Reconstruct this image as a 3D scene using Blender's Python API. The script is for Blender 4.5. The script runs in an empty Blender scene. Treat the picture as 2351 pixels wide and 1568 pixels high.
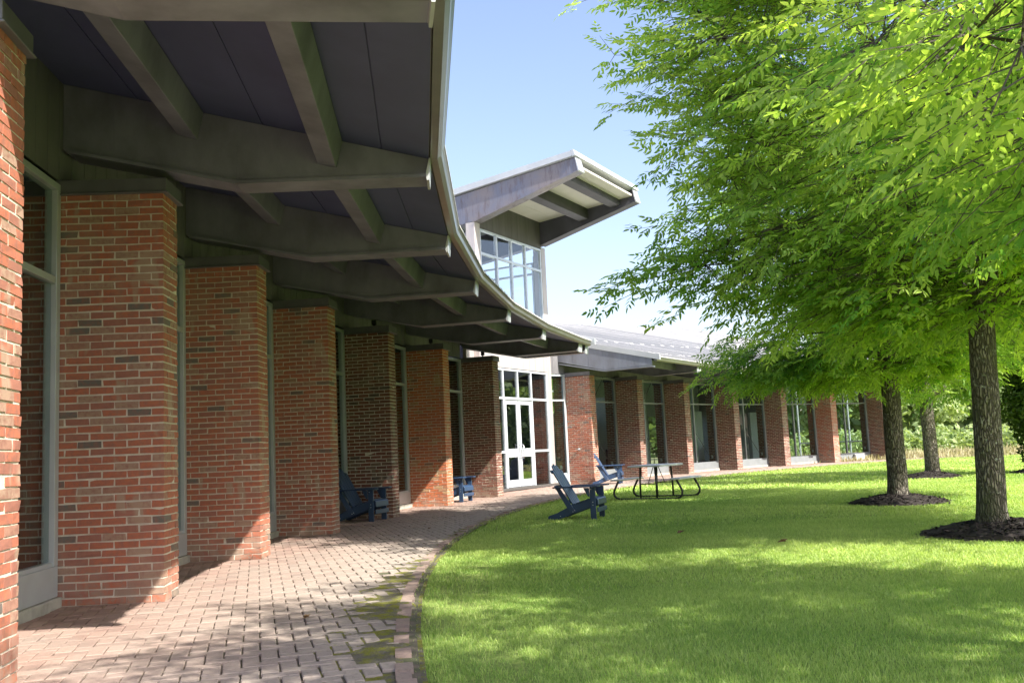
import bpy, bmesh, math, random
import numpy as np
from mathutils import Vector, Matrix

# ------------------------------------------------------------------ camera, world, sun
scn = bpy.context.scene
COL = scn.collection
PITCH, ROLL, CAMH = .11491, -.045436, 1.097
def make_camera():
    p, r = PITCH, ROLL
    F = Vector((0, math.cos(p), math.sin(p))); x = Vector((1, 0, 0)); u = x.cross(F)
    X = math.cos(r) * x + math.sin(r) * u; U = -math.sin(r) * x + math.cos(r) * u
    cam = bpy.data.cameras.new('camera'); o = bpy.data.objects.new('camera', cam); COL.objects.link(o)
    o.matrix_world = Matrix(((X.x, U.x, -F.x, 0), (X.y, U.y, -F.y, 0), (X.z, U.z, -F.z, CAMH), (0, 0, 0, 1)))
    cam.sensor_width = 36; cam.lens = 36 * 2213.4 / 2351; cam.clip_end = 3000; cam.clip_start = .05
    scn.camera = o
make_camera()
SUN_EL = math.radians(45.2); SUN_AZ = math.radians(139.5 + 180)      # maths angle of the direction towards the sun
w = bpy.data.worlds.new('World'); scn.world = w; w.use_nodes = True
nt = w.node_tree; bg = nt.nodes['Background']
sky = nt.nodes.new('ShaderNodeTexSky'); sky.sky_type = 'NISHITA'; sky.sun_disc = False
sky.sun_elevation = SUN_EL; sky.sun_rotation = math.radians(90) - SUN_AZ
sky.air_density = 1.15; sky.dust_density = 2.2; sky.ozone_density = 1.6; sky.altitude = 50
tint = nt.nodes.new('ShaderNodeMix'); tint.data_type = 'RGBA'; tint.blend_type = 'MULTIPLY'; tint.inputs[0].default_value = 1; tint.inputs[7].default_value = (1.05, .955, 1.0, 1)
nt.links.new(sky.outputs[0], tint.inputs[6]); nt.links.new(tint.outputs[2], bg.inputs[0]); bg.inputs[1].default_value = .112
sl = bpy.data.lights.new('sun', 'SUN'); sl.energy = 4.4; sl.angle = math.radians(.55); sl.color = (1, .95, .86)
so = bpy.data.objects.new('sun', sl); COL.objects.link(so)
sd = Vector((math.cos(SUN_AZ) * math.cos(SUN_EL), math.sin(SUN_AZ) * math.cos(SUN_EL), math.sin(SUN_EL)))
so.rotation_euler = sd.to_track_quat('Z', 'Y').to_euler()
vs = scn.view_settings; vs.view_transform = 'Standard'; vs.look = 'None'; vs.exposure = 1.5; vs.gamma = 1; vs.use_curve_mapping = False
scn.cycles.max_bounces = 10; scn.cycles.diffuse_bounces = 6; scn.cycles.transparent_max_bounces = 16

# ------------------------------------------------------------------ helpers
RNG = np.random.default_rng(7); random.seed(7)
def setp(o, label=None, cat=None, group=None, kind=None):
    if label: o['label'] = label
    if cat: o['category'] = cat
    if group: o['group'] = group
    if kind: o['kind'] = kind
    return o
def empty(name, loc=(0, 0, 0), rz=0, **k):
    o = bpy.data.objects.new(name, None); COL.objects.link(o); o.location = loc; o.rotation_euler = (0, 0, rz)
    o.empty_display_size = .2
    return setp(o, **k)
def link(name, me, mats, parent=None, world=True, **k):
    """one mesh object; world=True: vertices are world coordinates although the parent stands elsewhere (unrotated)"""
    o = bpy.data.objects.new(name, me); COL.objects.link(o)
    for m in (mats if isinstance(mats, (list, tuple)) else [mats]): me.materials.append(m)
    if parent:
        o.parent = parent
        if world:
            L = Vector((0, 0, 0)); q = parent
            while q: L += q.location; q = q.parent
            o.location = -L
    return setp(o, **k)
def np_mesh(name, V, F, attrs=None, mat=None, smooth=False):
    """V (n,3), F (m,k) uniform polygons; attrs {name: per-face float}"""
    me = bpy.data.meshes.new(name); V = np.asarray(V, np.float32); F = np.asarray(F, np.int32)
    me.vertices.add(len(V)); me.vertices.foreach_set('co', V.ravel())
    m, k = F.shape
    me.loops.add(m * k); me.loops.foreach_set('vertex_index', F.ravel())
    me.polygons.add(m); me.polygons.foreach_set('loop_start', np.arange(0, m * k, k, dtype=np.int32))
    if mat is not None: me.polygons.foreach_set('material_index', np.asarray(mat, np.int32))
    me.polygons.foreach_set('use_smooth', np.full(m, smooth))
    for n, a in (attrs or {}).items():
        at = me.attributes.new(n, 'FLOAT', 'FACE'); at.data.foreach_set('value', np.asarray(a, np.float32))
    me.update(calc_edges=True)
    return me
class MB:
    """collects shapes, builds one mesh"""
    def __init__(s): s.v = []; s.f = []; s.m = []
    def add(s, vs, fs, mi=0):
        b = len(s.v); s.v += [tuple(v) for v in vs]; s.f += [tuple(b + i for i in f) for f in fs]; s.m += [mi] * len(fs)
    def box(s, a, b, mi=0, M=None):
        (x0, y0, z0), (x1, y1, z1) = a, b
        P = [Vector(p) for p in ((x0,y0,z0),(x1,y0,z0),(x1,y1,z0),(x0,y1,z0),(x0,y0,z1),(x1,y0,z1),(x1,y1,z1),(x0,y1,z1))]
        if M: P = [M @ p for p in P]
        s.add(P, [(0,3,2,1),(4,5,6,7),(0,1,5,4),(1,2,6,5),(2,3,7,6),(3,0,4,7)], mi)
    def hexa(s, P, mi=0):                       # 8 points: bottom 4, top 4
        s.add(P, [(0,3,2,1),(4,5,6,7),(0,1,5,4),(1,2,6,5),(2,3,7,6),(3,0,4,7)], mi)
    def prism(s, A, B, mi=0):                   # two matching outlines
        n = len(A); s.add(list(A) + list(B), [tuple(range(n))[::-1], tuple(range(n, 2*n))] + [(i, (i+1) % n, n + (i+1) % n, n + i) for i in range(n)], mi)
    def tube(s, pts, rad, n=8, mi=0, cap=True):
        pts = [Vector(p) for p in pts]; rad = rad if hasattr(rad, '__len__') else [rad] * len(pts)
        up = Vector((0, 0, 1)); rings = []; prev = None
        for i, p in enumerate(pts):
            t = (pts[min(i+1, len(pts)-1)] - pts[max(i-1, 0)]).normalized()
            if prev is None: a = t.cross(up); a = a if a.length > .1 else t.cross(Vector((1, 0, 0))); a.normalize()
            else: a = (prev - t * prev.dot(t)).normalized()
            prev = a; b = t.cross(a)
            rings.append([p + (a * math.cos(2*math.pi*k/n) + b * math.sin(2*math.pi*k/n)) * rad[i] for k in range(n)])
        vs = [v for r in rings for v in r]; fs = []
        for i in range(len(rings) - 1):
            for k in range(n): fs.append((i*n+k, i*n+(k+1) % n, (i+1)*n+(k+1) % n, (i+1)*n+k))
        if cap: fs += [tuple(range(n))[::-1], tuple(range((len(rings)-1)*n, len(rings)*n))]
        s.add(vs, fs, mi)
    def mesh(s, name, smooth=False, bevel=0):
        me = bpy.data.meshes.new(name); me.from_pydata(s.v, [], s.f); me.polygons.foreach_set('material_index', s.m)
        bm = bmesh.new(); bm.from_mesh(me); bmesh.ops.recalc_face_normals(bm, faces=bm.faces)
        if bevel: bmesh.ops.bevel(bm, geom=[e for e in bm.edges if e.is_manifold and e.calc_face_angle(0) > .5], offset=bevel, segments=1, affect='EDGES', clamp_overlap=True)
        bm.to_mesh(me); bm.free()
        if smooth: me.polygons.foreach_set('use_smooth', [True] * len(me.polygons))
        me.update(); return me

# ------------------------------------------------------------------ materials
def N(nt, t, **k):
    n = nt.nodes.new('ShaderNode' + t)
    for a, b in k.items(): setattr(n, a, b)
    return n
def new_mat(name):
    m = bpy.data.materials.new(name); m.use_nodes = True
    return m, m.node_tree, m.node_tree.nodes['Principled BSDF']
def mixc(nt, fac, a, b, blend='MIX'):
    n = N(nt, 'Mix', data_type='RGBA', blend_type=blend)
    for i, v in ((0, fac), (6, a), (7, b)):
        if isinstance(v, bpy.types.NodeSocket): nt.links.new(v, n.inputs[i])
        elif i == 0: n.inputs[0].default_value = v
        else: n.inputs[i].default_value = (*v, 1)
    return n.outputs[2]
def noise(nt, scale, detail=4, rough=.55, stretch=None, coord='Object'):
    tc = N(nt, 'TexCoord'); n = N(nt, 'TexNoise'); n.inputs['Scale'].default_value = scale; n.inputs['Detail'].default_value = detail; n.inputs['Roughness'].default_value = rough
    src = tc.outputs[coord]
    if stretch:
        mp = N(nt, 'Mapping'); mp.inputs['Scale'].default_value = stretch; nt.links.new(src, mp.inputs[0]); src = mp.outputs[0]
    nt.links.new(src, n.inputs['Vector']); return n.outputs['Fac']
def ramp(nt, src, p0, p1, c0=(0, 0, 0), c1=(1, 1, 1)):
    r = N(nt, 'ValToRGB'); e = r.color_ramp.elements; e[0].position = p0; e[1].position = p1; e[0].color = (*c0, 1); e[1].color = (*c1, 1)
    nt.links.new(src, r.inputs[0]); return r.outputs[0]
def bump(nt, b, src, strength, dist):
    n = N(nt, 'Bump'); n.inputs['Strength'].default_value = strength; n.inputs['Distance'].default_value = dist
    nt.links.new(src, n.inputs['Height']); nt.links.new(n.outputs[0], b.inputs['Normal'])
def simple(name, c, rough=.6, metal=0, c2=None, scale=3, stretch=None, bumpv=0, lo=.35, hi=.65, spec=.5):
    m, nt, b = new_mat(name); b.inputs['Roughness'].default_value = rough; b.inputs['Metallic'].default_value = metal
    b.inputs['Specular IOR Level'].default_value = spec
    c2 = c2 or tuple(x * .8 for x in c)
    nz = noise(nt, scale, 6, .6, stretch); out = mixc(nt, ramp(nt, nz, lo, hi), c, c2); nt.links.new(out, b.inputs['Base Color'])
    if bumpv: bump(nt, b, noise(nt, scale * 8, 3), bumpv, .01)
    return m
def brick_mat(name, base, alt, dark, pale):
    m, nt, b = new_mat(name); b.inputs['Roughness'].default_value = .85; b.inputs['Specular IOR Level'].default_value = .25
    at = N(nt, 'Attribute', attribute_name='tint'); t = at.outputs['Fac']
    r = N(nt, 'ValToRGB'); r.color_ramp.interpolation = 'CONSTANT'; e = r.color_ramp.elements
    e[0].position = 0; e[0].color = (*base, 1); e[1].position = .42; e[1].color = (*alt, 1)
    for p, c_ in ((.62, tuple(x * .8 + y * .2 for x, y in zip(base, alt))), (.80, pale), (.90, tuple((x + y) / 2 for x, y in zip(pale, alt))), (.955, dark)):
        q = r.color_ramp.elements.new(p); q.color = (*c_, 1)
    nt.links.new(t, r.inputs[0])
    mo = noise(nt, 24, 5, .6); c1 = mixc(nt, ramp(nt, mo, .42, .72), r.outputs[0], tuple(x * .72 + .02 for x in alt))
    # flashed stripes along some bricks
    st = noise(nt, 9, 1, .4, (1, 1, .1)); big = noise(nt, 3.1, 2)
    f = N(nt, 'Math', operation='MULTIPLY'); nt.links.new(ramp(nt, st, .52, .6), f.inputs[0]); nt.links.new(ramp(nt, big, .55, .62), f.inputs[1])
    c2 = mixc(nt, f.outputs[0], c1, pale)
    sp = noise(nt, 260, 2, .7); c3 = mixc(nt, ramp(nt, sp, .72, .78), c2, (.55, .5, .44))
    tc = N(nt, 'TexCoord'); sx = N(nt, 'SeparateXYZ'); nt.links.new(tc.outputs['Object'], sx.inputs[0])      # splash dirt and lime bloom near the ground
    mr = N(nt, 'MapRange'); mr.inputs[1].default_value = .02; mr.inputs[2].default_value = .38; mr.inputs[3].default_value = .75; mr.inputs[4].default_value = 0; nt.links.new(sx.outputs[2], mr.inputs[0])
    ml = N(nt, 'Math', operation='MULTIPLY'); nt.links.new(mr.outputs[0], ml.inputs[0]); nt.links.new(ramp(nt, noise(nt, 6, 5, .7), .42, .62), ml.inputs[1])
    c4 = mixc(nt, ml.outputs[0], c3, (.33, .27, .21)); c5 = mixc(nt, ramp(nt, noise(nt, 1.7, 4, .6, (1, 1, .5)), .56, .80), c4, (.30, .22, .17))
    nt.links.new(c5, b.inputs['Base Color']); bump(nt, b, noise(nt, 90, 4, .7), .5, .004)
    return m
BRICKS = [brick_mat('red_brick', (.41, .14, .082), (.33, .14, .10), (.14, .13, .115), (.36, .24, .175)),
          brick_mat('brown_brick', (.215, .085, .06), (.165, .078, .06), (.09, .08, .072), (.20, .145, .105)),
          brick_mat('orange_brick', (.52, .165, .07), (.43, .14, .075), (.2, .13, .09), (.42, .27, .15))]
MORTAR = simple('mortar', (.66, .61, .52), .95, c2=(.54, .49, .41), scale=14, bumpv=.5)
ZINC_D = simple('dark_zinc', (.15, .15, .165), .42, .2, (.11, .11, .12), 2.2, (1, 1, .5), .05)
BEAM = simple('weathered_beam_zinc', (.215, .215, .275), .5, .1, (.13, .128, .165), 2.2, (1, 1, .6), .12, .36, .66)
SOFFIT = simple('navy_soffit_board', (.075, .085, .185), .6, 0, (.06, .068, .15), 1.3, (1, 1, 1), .03)
SIDING = simple('dark_siding', (.18, .175, .185), .6, .1, (.13, .127, .135), 3, (1, 1, .3), .05)
ZINC_W = simple('pale_streaked_zinc', (.52, .47, .44), .42, .25, (.40, .37, .37), 2.2, (2.5, 2.5, .35), .05)
ZINC_B = simple('bluish_zinc', (.22, .24, .29), .4, .35, (.15, .155, .18), 1.8, (1.5, 1.5, .5), .05, .35, .7)
def zinc_stained():
    m, nt, b = new_mat('stained_tower_zinc'); b.inputs['Roughness'].default_value = .45; b.inputs['Metallic'].default_value = .3
    a = mixc(nt, ramp(nt, noise(nt, 1.1, 5, .6), .4, .62), (.15, .16, .21), (.21, .185, .19))
    a2 = mixc(nt, ramp(nt, noise(nt, 3.0, 8, .75, (2.4, 2.4, .5)), .50, .66), a, (.12, .095, .10))
    nt.links.new(a2, b.inputs['Base Color']); return m
ZINC_S = zinc_stained()
ROOFM = simple('galvanised_roof_metal', (.56, .55, .53), .55, .05, (.48, .475, .46), .7, None, 0)
SEAMM = simple('roof_seam_metal', (.44, .44, .44), .5, .1, (.38, .38, .38), 2)
TRIM = simple('pale_roof_trim', (.50, .52, .54), .4, .3, (.43, .45, .47), 1.5)
GUTM = simple('olive_gutter_metal', (.24, .255, .215), .28, .55, (.19, .2, .17), 2, None, 0)
WHITESOF = simple('white_canopy_soffit', (.58, .555, .52), .7, 0, (.52, .50, .46), 1.2)
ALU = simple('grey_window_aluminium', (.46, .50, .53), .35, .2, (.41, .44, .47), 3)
ALU_D = simple('shaded_window_aluminium', (.27, .29, .30), .4, .2, (.23, .25, .26), 3)  # darker copy of the window aluminium, far wing's shade put into its colour
ALU_L = simple('pale_door_aluminium', (.62, .67, .72), .32, .3, (.56, .6, .66), 2)
CONC = simple('sill_concrete', (.45, .43, .38), .9, 0, (.30, .29, .25), 6, None, .4)
WHITE = simple('white_wall_paint', (.62, .66, .66), .8, 0, (.54, .58, .58), 1)
GREYW = simple('grey_wall_paint', (.26, .29, .29), .8, 0, (.22, .25, .25), 1)
CARPET = simple('carpet', (.09, .085, .08), .95, 0, (.07, .065, .06), 20)
PLASTIC = simple('white_plastic', (.75, .76, .74), .4, 0, (.7, .7, .7), 3)
BLACK = simple('black_metal', (.02, .022, .024), .4, .2, (.028, .03, .03), 5)
DARKF = simple('charcoal_fabric', (.022, .022, .026), .9, 0, (.03, .03, .034), 15)
STEEL = simple('brushed_steel', (.55, .56, .58), .25, .9, (.48, .5, .52), 8)
NAVY = simple('navy_chair_lumber', (.028, .062, .135), .38, 0, (.022, .05, .11), 4, (1, 1, 1), .05, spec=.7)
TABLEM = simple('speckled_grey_tabletop', (.62, .63, .62), .5, 0, (.54, .55, .55), 30)
BOLT = simple('steel_bolt', (.7, .72, .74), .3, .6, (.6, .62, .64), 5)
WOODF = simple('brown_wood', (.12, .06, .03), .5, 0, (.09, .045, .02), 4, (1, 1, .2))
DARKBEAM = simple('dark_weathered_beam', (.060, .060, .072), .65, 0, (.04, .04, .048), 2, (1, 1, .5), .05)
UPSIDE = simple('brown_grey_siding', (.115, .11, .11), .6, .1, (.085, .08, .08), 2, (2, 2, .3))
def glass_mat(name, ior, tint, base=.0):
    m = bpy.data.materials.new(name); m.use_nodes = True; nt = m.node_tree; nt.nodes.clear()
    out = N(nt, 'OutputMaterial'); mx = N(nt, 'MixShader'); tr = N(nt, 'BsdfTransparent'); gl = N(nt, 'BsdfGlossy'); fr = N(nt, 'Fresnel')
    fr.inputs[0].default_value = ior; tr.inputs[0].default_value = (*tint, 1); gl.inputs['Roughness'].default_value = .01; gl.inputs['Color'].default_value = (.93, .97, 1, 1)
    ad = N(nt, 'Math', operation='ADD'); ad.use_clamp = True
    ge = N(nt, 'NewGeometry'); fb = N(nt, 'MapRange'); fb.inputs[3].default_value = 1; fb.inputs[4].default_value = 0; nt.links.new(ge.outputs['Backfacing'], fb.inputs[0])
    mu = N(nt, 'Math', operation='MULTIPLY'); nt.links.new(fr.outputs[0], mu.inputs[0]); nt.links.new(fb.outputs[0], mu.inputs[1])
    mb_ = N(nt, 'Math', operation='MULTIPLY'); mb_.inputs[0].default_value = base; nt.links.new(fb.outputs[0], mb_.inputs[1]); nt.links.new(mb_.outputs[0], ad.inputs[1])
    nt.links.new(mu.outputs[0], ad.inputs[0]); nt.links.new(ad.outputs[0], mx.inputs[0]); nt.links.new(tr.outputs[0], mx.inputs[1]); nt.links.new(gl.outputs[0], mx.inputs[2]); nt.links.new(mx.outputs[0], out.inputs[0])
    return m
GLASS = glass_mat('window_glass', 1.5, (.80, .86, .84)); GLASSD = glass_mat('door_glass', 1.75, (.5, .55, .54), .10); GLASST = glass_mat('tower_glass', 1.6, (.96, .985, 1), .05)
def paver_mat():
    m, nt, b = new_mat('clay_paver'); b.inputs['Roughness'].default_value = .9; b.inputs['Specular IOR Level'].default_value = .2
    at = N(nt, 'Attribute', attribute_name='tint'); t = at.outputs['Fac']
    a = ramp(nt, t, 0, 1, (.23, .145, .12), (.36, .245, .20))
    a = mixc(nt, ramp(nt, noise(nt, 1.3, 4), .4, .75), a, (.29, .225, .19))
    at2 = N(nt, 'Attribute', attribute_name='worn'); a = mixc(nt, at2.outputs['Fac'], a, (.33, .295, .255))
    a = mixc(nt, ramp(nt, noise(nt, 30, 5, .7), .5, .75), a, (.20, .16, .13))
    sp = noise(nt, 400, 2, .7); a = mixc(nt, ramp(nt, sp, .66, .72), a, (.5, .45, .4))
    nt.links.new(a, b.inputs['Base Color']); bump(nt, b, noise(nt, 120, 4, .7), .4, .004); return m
PAVER = paver_mat()
SAND = simple('joint_sand', (.13, .105, .08), .95, 0, (.08, .085, .04), 5, None, .6, .4, .6)
def moss_mat():
    m, nt, b = new_mat('moss_and_dirt'); b.inputs['Roughness'].default_value = 1; b.inputs['Specular IOR Level'].default_value = .1
    a = mixc(nt, ramp(nt, noise(nt, 7, 6, .7), .44, .56), (.20, .18, .15), (.27, .27, .05))
    a = mixc(nt, ramp(nt, noise(nt, 90, 4, .8), .45, .7), a, (.12, .125, .06))
    nt.links.new(a, b.inputs['Base Color']); bump(nt, b, noise(nt, 60, 5, .8), 1, .02); return m
MOSS = moss_mat()
def leaf_mat(name, lo, hi, transl=.45, bright=1):
    m = bpy.data.materials.new(name); m.use_nodes = True; nt = m.node_tree; b = nt.nodes['Principled BSDF']; out = nt.nodes['Material Output']
    b.inputs['Roughness'].default_value = .42; b.inputs['Specular IOR Level'].default_value = .35
    at = N(nt, 'Attribute', attribute_name='tint'); col = ramp(nt, at.outputs['Fac'], 0, 1, lo, hi)
    nt.links.new(col, b.inputs['Base Color'])
    tr = N(nt, 'BsdfTranslucent'); c2 = mixc(nt, 1, col, (1.3 * bright, 1.35 * bright, .6), 'MULTIPLY'); nt.links.new(c2, tr.inputs[0])
    mx = N(nt, 'MixShader'); mx.inputs[0].default_value = transl
    nt.links.new(b.outputs[0], mx.inputs[1]); nt.links.new(tr.outputs[0], mx.inputs[2]); nt.links.new(mx.outputs[0], out.inputs[0]); return m
LEAF = leaf_mat('ash_leaf', (.14, .29, .065), (.55, .67, .17), .65)
LEAF_FAR = leaf_mat('far_leaf', (.15, .24, .10), (.40, .48, .22), .4)
LEAF_CED = leaf_mat('cedar_leaf', (.02, .055, .012), (.10, .15, .03), .2)
GRASSM = leaf_mat('grass_blade', (.20, .345, .075), (.58, .67, .24), .44)
REED = leaf_mat('dry_reed', (.30, .27, .15), (.5, .46, .30), .3)
def bark_mat():
    m, nt, b = new_mat('ash_bark'); b.inputs['Roughness'].default_value = .95; b.inputs['Specular IOR Level'].default_value = .15
    tc = N(nt, 'TexCoord'); mp = N(nt, 'Mapping'); mp.inputs['Scale'].default_value = (36, 36, 7); nt.links.new(tc.outputs['Object'], mp.inputs[0])
    v = N(nt, 'TexVoronoi', feature='DISTANCE_TO_EDGE'); v.inputs['Scale'].default_value = 1; v.inputs['Randomness'].default_value = 1
    nz = N(nt, 'TexNoise'); nz.inputs['Scale'].default_value = 9; nz.inputs['Detail'].default_value = 5; nt.links.new(tc.outputs['Object'], nz.inputs['Vector'])
    ad = N(nt, 'VectorMath', operation='MULTIPLY_ADD'); nt.links.new(nz.outputs['Color'], ad.inputs[0]); ad.inputs[1].default_value = (1.6, 1.6, 1.6); nt.links.new(mp.outputs[0], ad.inputs[2]); nt.links.new(ad.outputs[0], v.inputs['Vector'])
    ridge = ramp(nt, v.outputs['Distance'], 0, .28)
    a = mixc(nt, ridge, (.07, .06, .05), (.30, .265, .22)); lich = ramp(nt, noise(nt, 16, 6, .75), .58, .64)
    a = mixc(nt, lich, a, (.50, .50, .45)); a = mixc(nt, ramp(nt, noise(nt, 2, 3), .5, .7), a, (.12, .125, .075))
    nt.links.new(a, b.inputs['Base Color']); bump(nt, b, ridge, 1, .03); return m
BARK = bark_mat()
TWIGM = simple('twig_bark', (.10, .085, .07), .9, 0, (.06, .05, .04), 8)
BIRCH = simple('birch_bark', (.6, .58, .52), .8, 0, (.35, .33, .3), 2)
MULCH = simple('dark_mulch', (.035, .026, .022), .95, 0, (.018, .014, .013), 25, None, .8)
def lawn_mat():
    m, nt, b = new_mat('lawn_soil_and_thatch'); b.inputs['Roughness'].default_value = 1; b.inputs['Specular IOR Level'].default_value = .1
    a = mixc(nt, ramp(nt, noise(nt, .5, 5), .35, .65), (.27, .37, .09), (.34, .40, .13))
    a = mixc(nt, ramp(nt, noise(nt, 35, 4, .8), .4, .75), a, (.11, .18, .035))
    nt.links.new(a, b.inputs['Base Color']); bump(nt, b, noise(nt, 60, 3, .8), 1, .02); return m
LAWNM = lawn_mat()
MEADOW = simple('meadow_soil', (.16, .19, .07), 1, 0, (.22, .20, .10), .3, None, .3)

# ------------------------------------------------------------------ plan of the curved building
CC = Vector((38.4, 10.6)); RF = 41.46; RW = 42.36; RT = 39.13; RRIDGE = 59.0
def u2(ph): a = math.radians(ph); return Vector((math.cos(a), math.sin(a)))
def P(R, ph, h=0.): q = CC + u2(ph) * R; return Vector((q.x, q.y, h))
def et(ph): a = math.radians(ph); return Vector((math.sin(a), -math.cos(a), 0))      # along the arc, away from the camera
def soff(R): return 3.75 + .242 * (R - 39.13)
LEFT = [159.91 + .0, 164.65, 169.43, 174.17, 178.78, 183.30, 187.90]
RIGHT = [150.13, 145.17, 140.28, 135.18, 130.21, 125.19, 120.12]
HFIN = 3.5; NC = 54; CH = HFIN / NC; BL, BW = .206, .103; TH = 2 * BL

def fin_mesh(seed, length=1.339):
    r = np.random.default_rng(seed); boxes = []; J = .0125
    for k in range(NC):
        z0 = k * CH + .004; z1 = z0 + CH - J
        if k % 2 == 0:
            rows = [(0, BW, 0, BL), (0, BW, BL, TH)]; a = BW
        else:
            rows = [(0, BW, BW, TH - BW)]; a = 0
        while a < length - .01:
            b = min(a + BL, length)
            rows += [(a, b, 0, BW), (a, b, TH - BW, TH)]; a = b
        for (a0, a1, b0, b1) in rows: boxes.append((a0 + (J/2 if a0 > 0 else 0), a1 - J/2, b0 + (J/2 if b0 > 0 else 0), b1 - (J/2 if b1 < TH else 0), z0, z1))
    B = np.array(boxes); n = len(B)
    idx = [(0,2,4),(1,2,4),(1,3,4),(0,3,4),(0,2,5),(1,2,5),(1,3,5),(0,3,5)]
    V = np.stack([B[:, list(i)] for i in idx], 1)                 # n,8,3 : (a,b,z)
    V = V + r.normal(0, .0020, V.shape) + r.normal(0, .0012, (n, 1, 3))
    F = np.array([(0,3,2,1),(4,5,6,7),(0,1,5,4),(1,2,6,5),(2,3,7,6),(3,0,4,7)])[:, ::-1]
    Fa = (np.arange(n)[:, None, None] * 8 + F[None]).reshape(-1, 4)
    tint = np.repeat(r.random(n), 6)
    c = .0055                                                     # mortar core, slightly recessed
    core = np.array([(c, c, 0), (length, c, 0), (length, TH - c, 0), (c, TH - c, 0), (c, c, HFIN), (length, c, HFIN), (length, TH - c, HFIN), (c, TH - c, HFIN)])
    V2 = np.vstack([V.reshape(-1, 3), core]); V2[:, 1] *= -1; F2 = np.vstack([Fa, F + n * 8])
    return np_mesh('brickwork', V2, F2, {'tint': np.r_[tint, np.zeros(6)]}, np.r_[np.zeros(len(Fa)), np.ones(6)])

LIB = empty('library_building', (-3.5, 20, 0), label='curved brick library with deep dark metal eaves and a glazed entry tower', cat='building')
def lib(name, mb, mats, parent=LIB, smooth=False, bevel=0, label=None):
    return link(name, mb.mesh(name, smooth, bevel), mats, parent, label=label)

# --- brick piers (local frame: x outward along the radius, y along the arc away from the camera)
fin_meshes = {}
def fin_frame(ph):
    e = u2(ph); t = et(ph)
    return Matrix(((e.x, -t.x, 0), (e.y, -t.y, 0), (0, 0, 1))).to_euler(), P(RF, ph)
cop = MB(); cop.box((-.035, -TH - .025, 3.505), (1.37, .025, 3.62)); cop.box((-.05, -TH - .04, 3.487), (1.37, .04, 3.502))
cop_me = cop.mesh('coping', bevel=.004); cop_me.materials.append(ZINC_D)
styles = {183.30: 0, 178.78: 0, 174.17: 0, 169.43: 1, 164.65: 2, 159.91: 1, 187.90: 0, 150.13: 1, 145.17: 1, 140.28: 1, 135.18: 0, 130.21: 1, 125.19: 2, 120.12: 1}
styles[150.13] = 0; styles[174.17] = 0; styles[135.18] = 1; styles[125.19] = 0
seedn = 3
for ph in LEFT + RIGHT:
    seedn += 1; st = styles.get(ph, 0)
    me = fin_mesh(seedn if ph in styles else 99)

    o = bpy.data.objects.new('brick_pier', me); COL.objects.link(o); me.materials.append(BRICKS[st]); me.materials.append(MORTAR)
    rot, loc = fin_frame(ph); o.parent = LIB; o.location = loc - LIB.location; o.rotation_euler = rot
    c_ = bpy.data.objects.new('coping', cop_me); COL.objects.link(c_); c_.parent = o

# --- windows between piers
def bar(mb, A, B, h0, h1, d0, d1, mi=0):
    """upright slab between plan points A and B, from depth d0 (towards lawn) to d1 (indoors)"""
    d = (B - A).normalized(); n = Vector((-d.y, d.x, 0))
    if (A + n).xy.__sub__(CC).length < A.xy.__sub__(CC).length: n = -n
    q = [A + n * d0, B + n * d0, B + n * d1, A + n * d1]
    mb.hexa([Vector((v.x, v.y, h0)) for v in q] + [Vector((v.x, v.y, h1)) for v in q], mi)
def window(A, B, mulls=(.5,), sill=True, label=None, head=3.58, fm=None):
    A = Vector((A.x, A.y, 0)); B = Vector((B.x, B.y, 0)); d = (B - A).normalized(); L = (B - A).length
    f = MB(); w_ = .06
    bar(f, A, B, .09, .34, -.035, .07); bar(f, A + d * .07, B - d * .07, .34, .375, -.02, .05)
    bar(f, A, B, head - .06, head, -.035, .07)
    for a, b in ((0, .085), (L - .085, L)): bar(f, A + d * a, A + d * b, .342, head - .062, -.035, .07)
    for m in mulls: bar(f, A + d * (L * m - .03), A + d * (L * m + .03), .377, head - .062, -.033, .06)
    xs = [.087] + [L * m for m in mulls] + [L - .087]
    for i in range(len(xs) - 1):
        a = xs[i] + (.032 if i else 0); b = xs[i+1] - (.032 if i < len(xs) - 2 else 0)
        bar(f, A + d * a, A + d * b, 2.70, 2.76, -.03, .05)
    fr = lib('window', f, fm or ALU, bevel=.003, label=label)
    for i in range(len(xs) - 1):
        for h0, h1 in ((.38, 2.70), (2.76, head - .065)):
            g = MB(); a = xs[i] + (.032 if i else 0); b = xs[i+1] - (.032 if i < len(xs) - 2 else 0)
            bar(g, A + d * a, A + d * b, h0, h1, .008, .018); lib('pane', g, GLASS, fr)
    if sill:
        s = MB(); bar(s, A + d * .0, B - d * .0, -.02, .085, -.07, .12); lib('sill', s, CONC, fr, bevel=.006)
def bay_pts(pa, pb):       # pa nearer the camera
    A = P(RW, pa) + et(pa) * (TH + .012); B = P(RW, pb) - et(pb) * .012
    return A, B
def siding(A, B, h0, top, outset=-.01, step=.26, mat=SIDING):
    m = MB(); L = (B - A).length; n = max(1, round(L / step)); d = (B - A) / n
    for i in range(n): bar(m, A + d * i + d * .02, A + d * (i + 1) - d * .02, h0, top, outset, .08)
    bar(m, A, B, h0, top, outset + .012, .07)
    return lib('siding', m, mat)
for grp in (LEFT, RIGHT):
    order = sorted(grp, reverse=True)
    for pa, pb in zip(order[:-1], order[1:]):
        A, B = bay_pts(pa, pb); mid = (A + B) / 2
        # straight frame between the two piers; the wall circle bulges only a few centimetres
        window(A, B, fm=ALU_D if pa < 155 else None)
        siding(P(RW, pa) + et(pa) * 0, P(RW, pb), 3.625, soff(RW) + .02)

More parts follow.
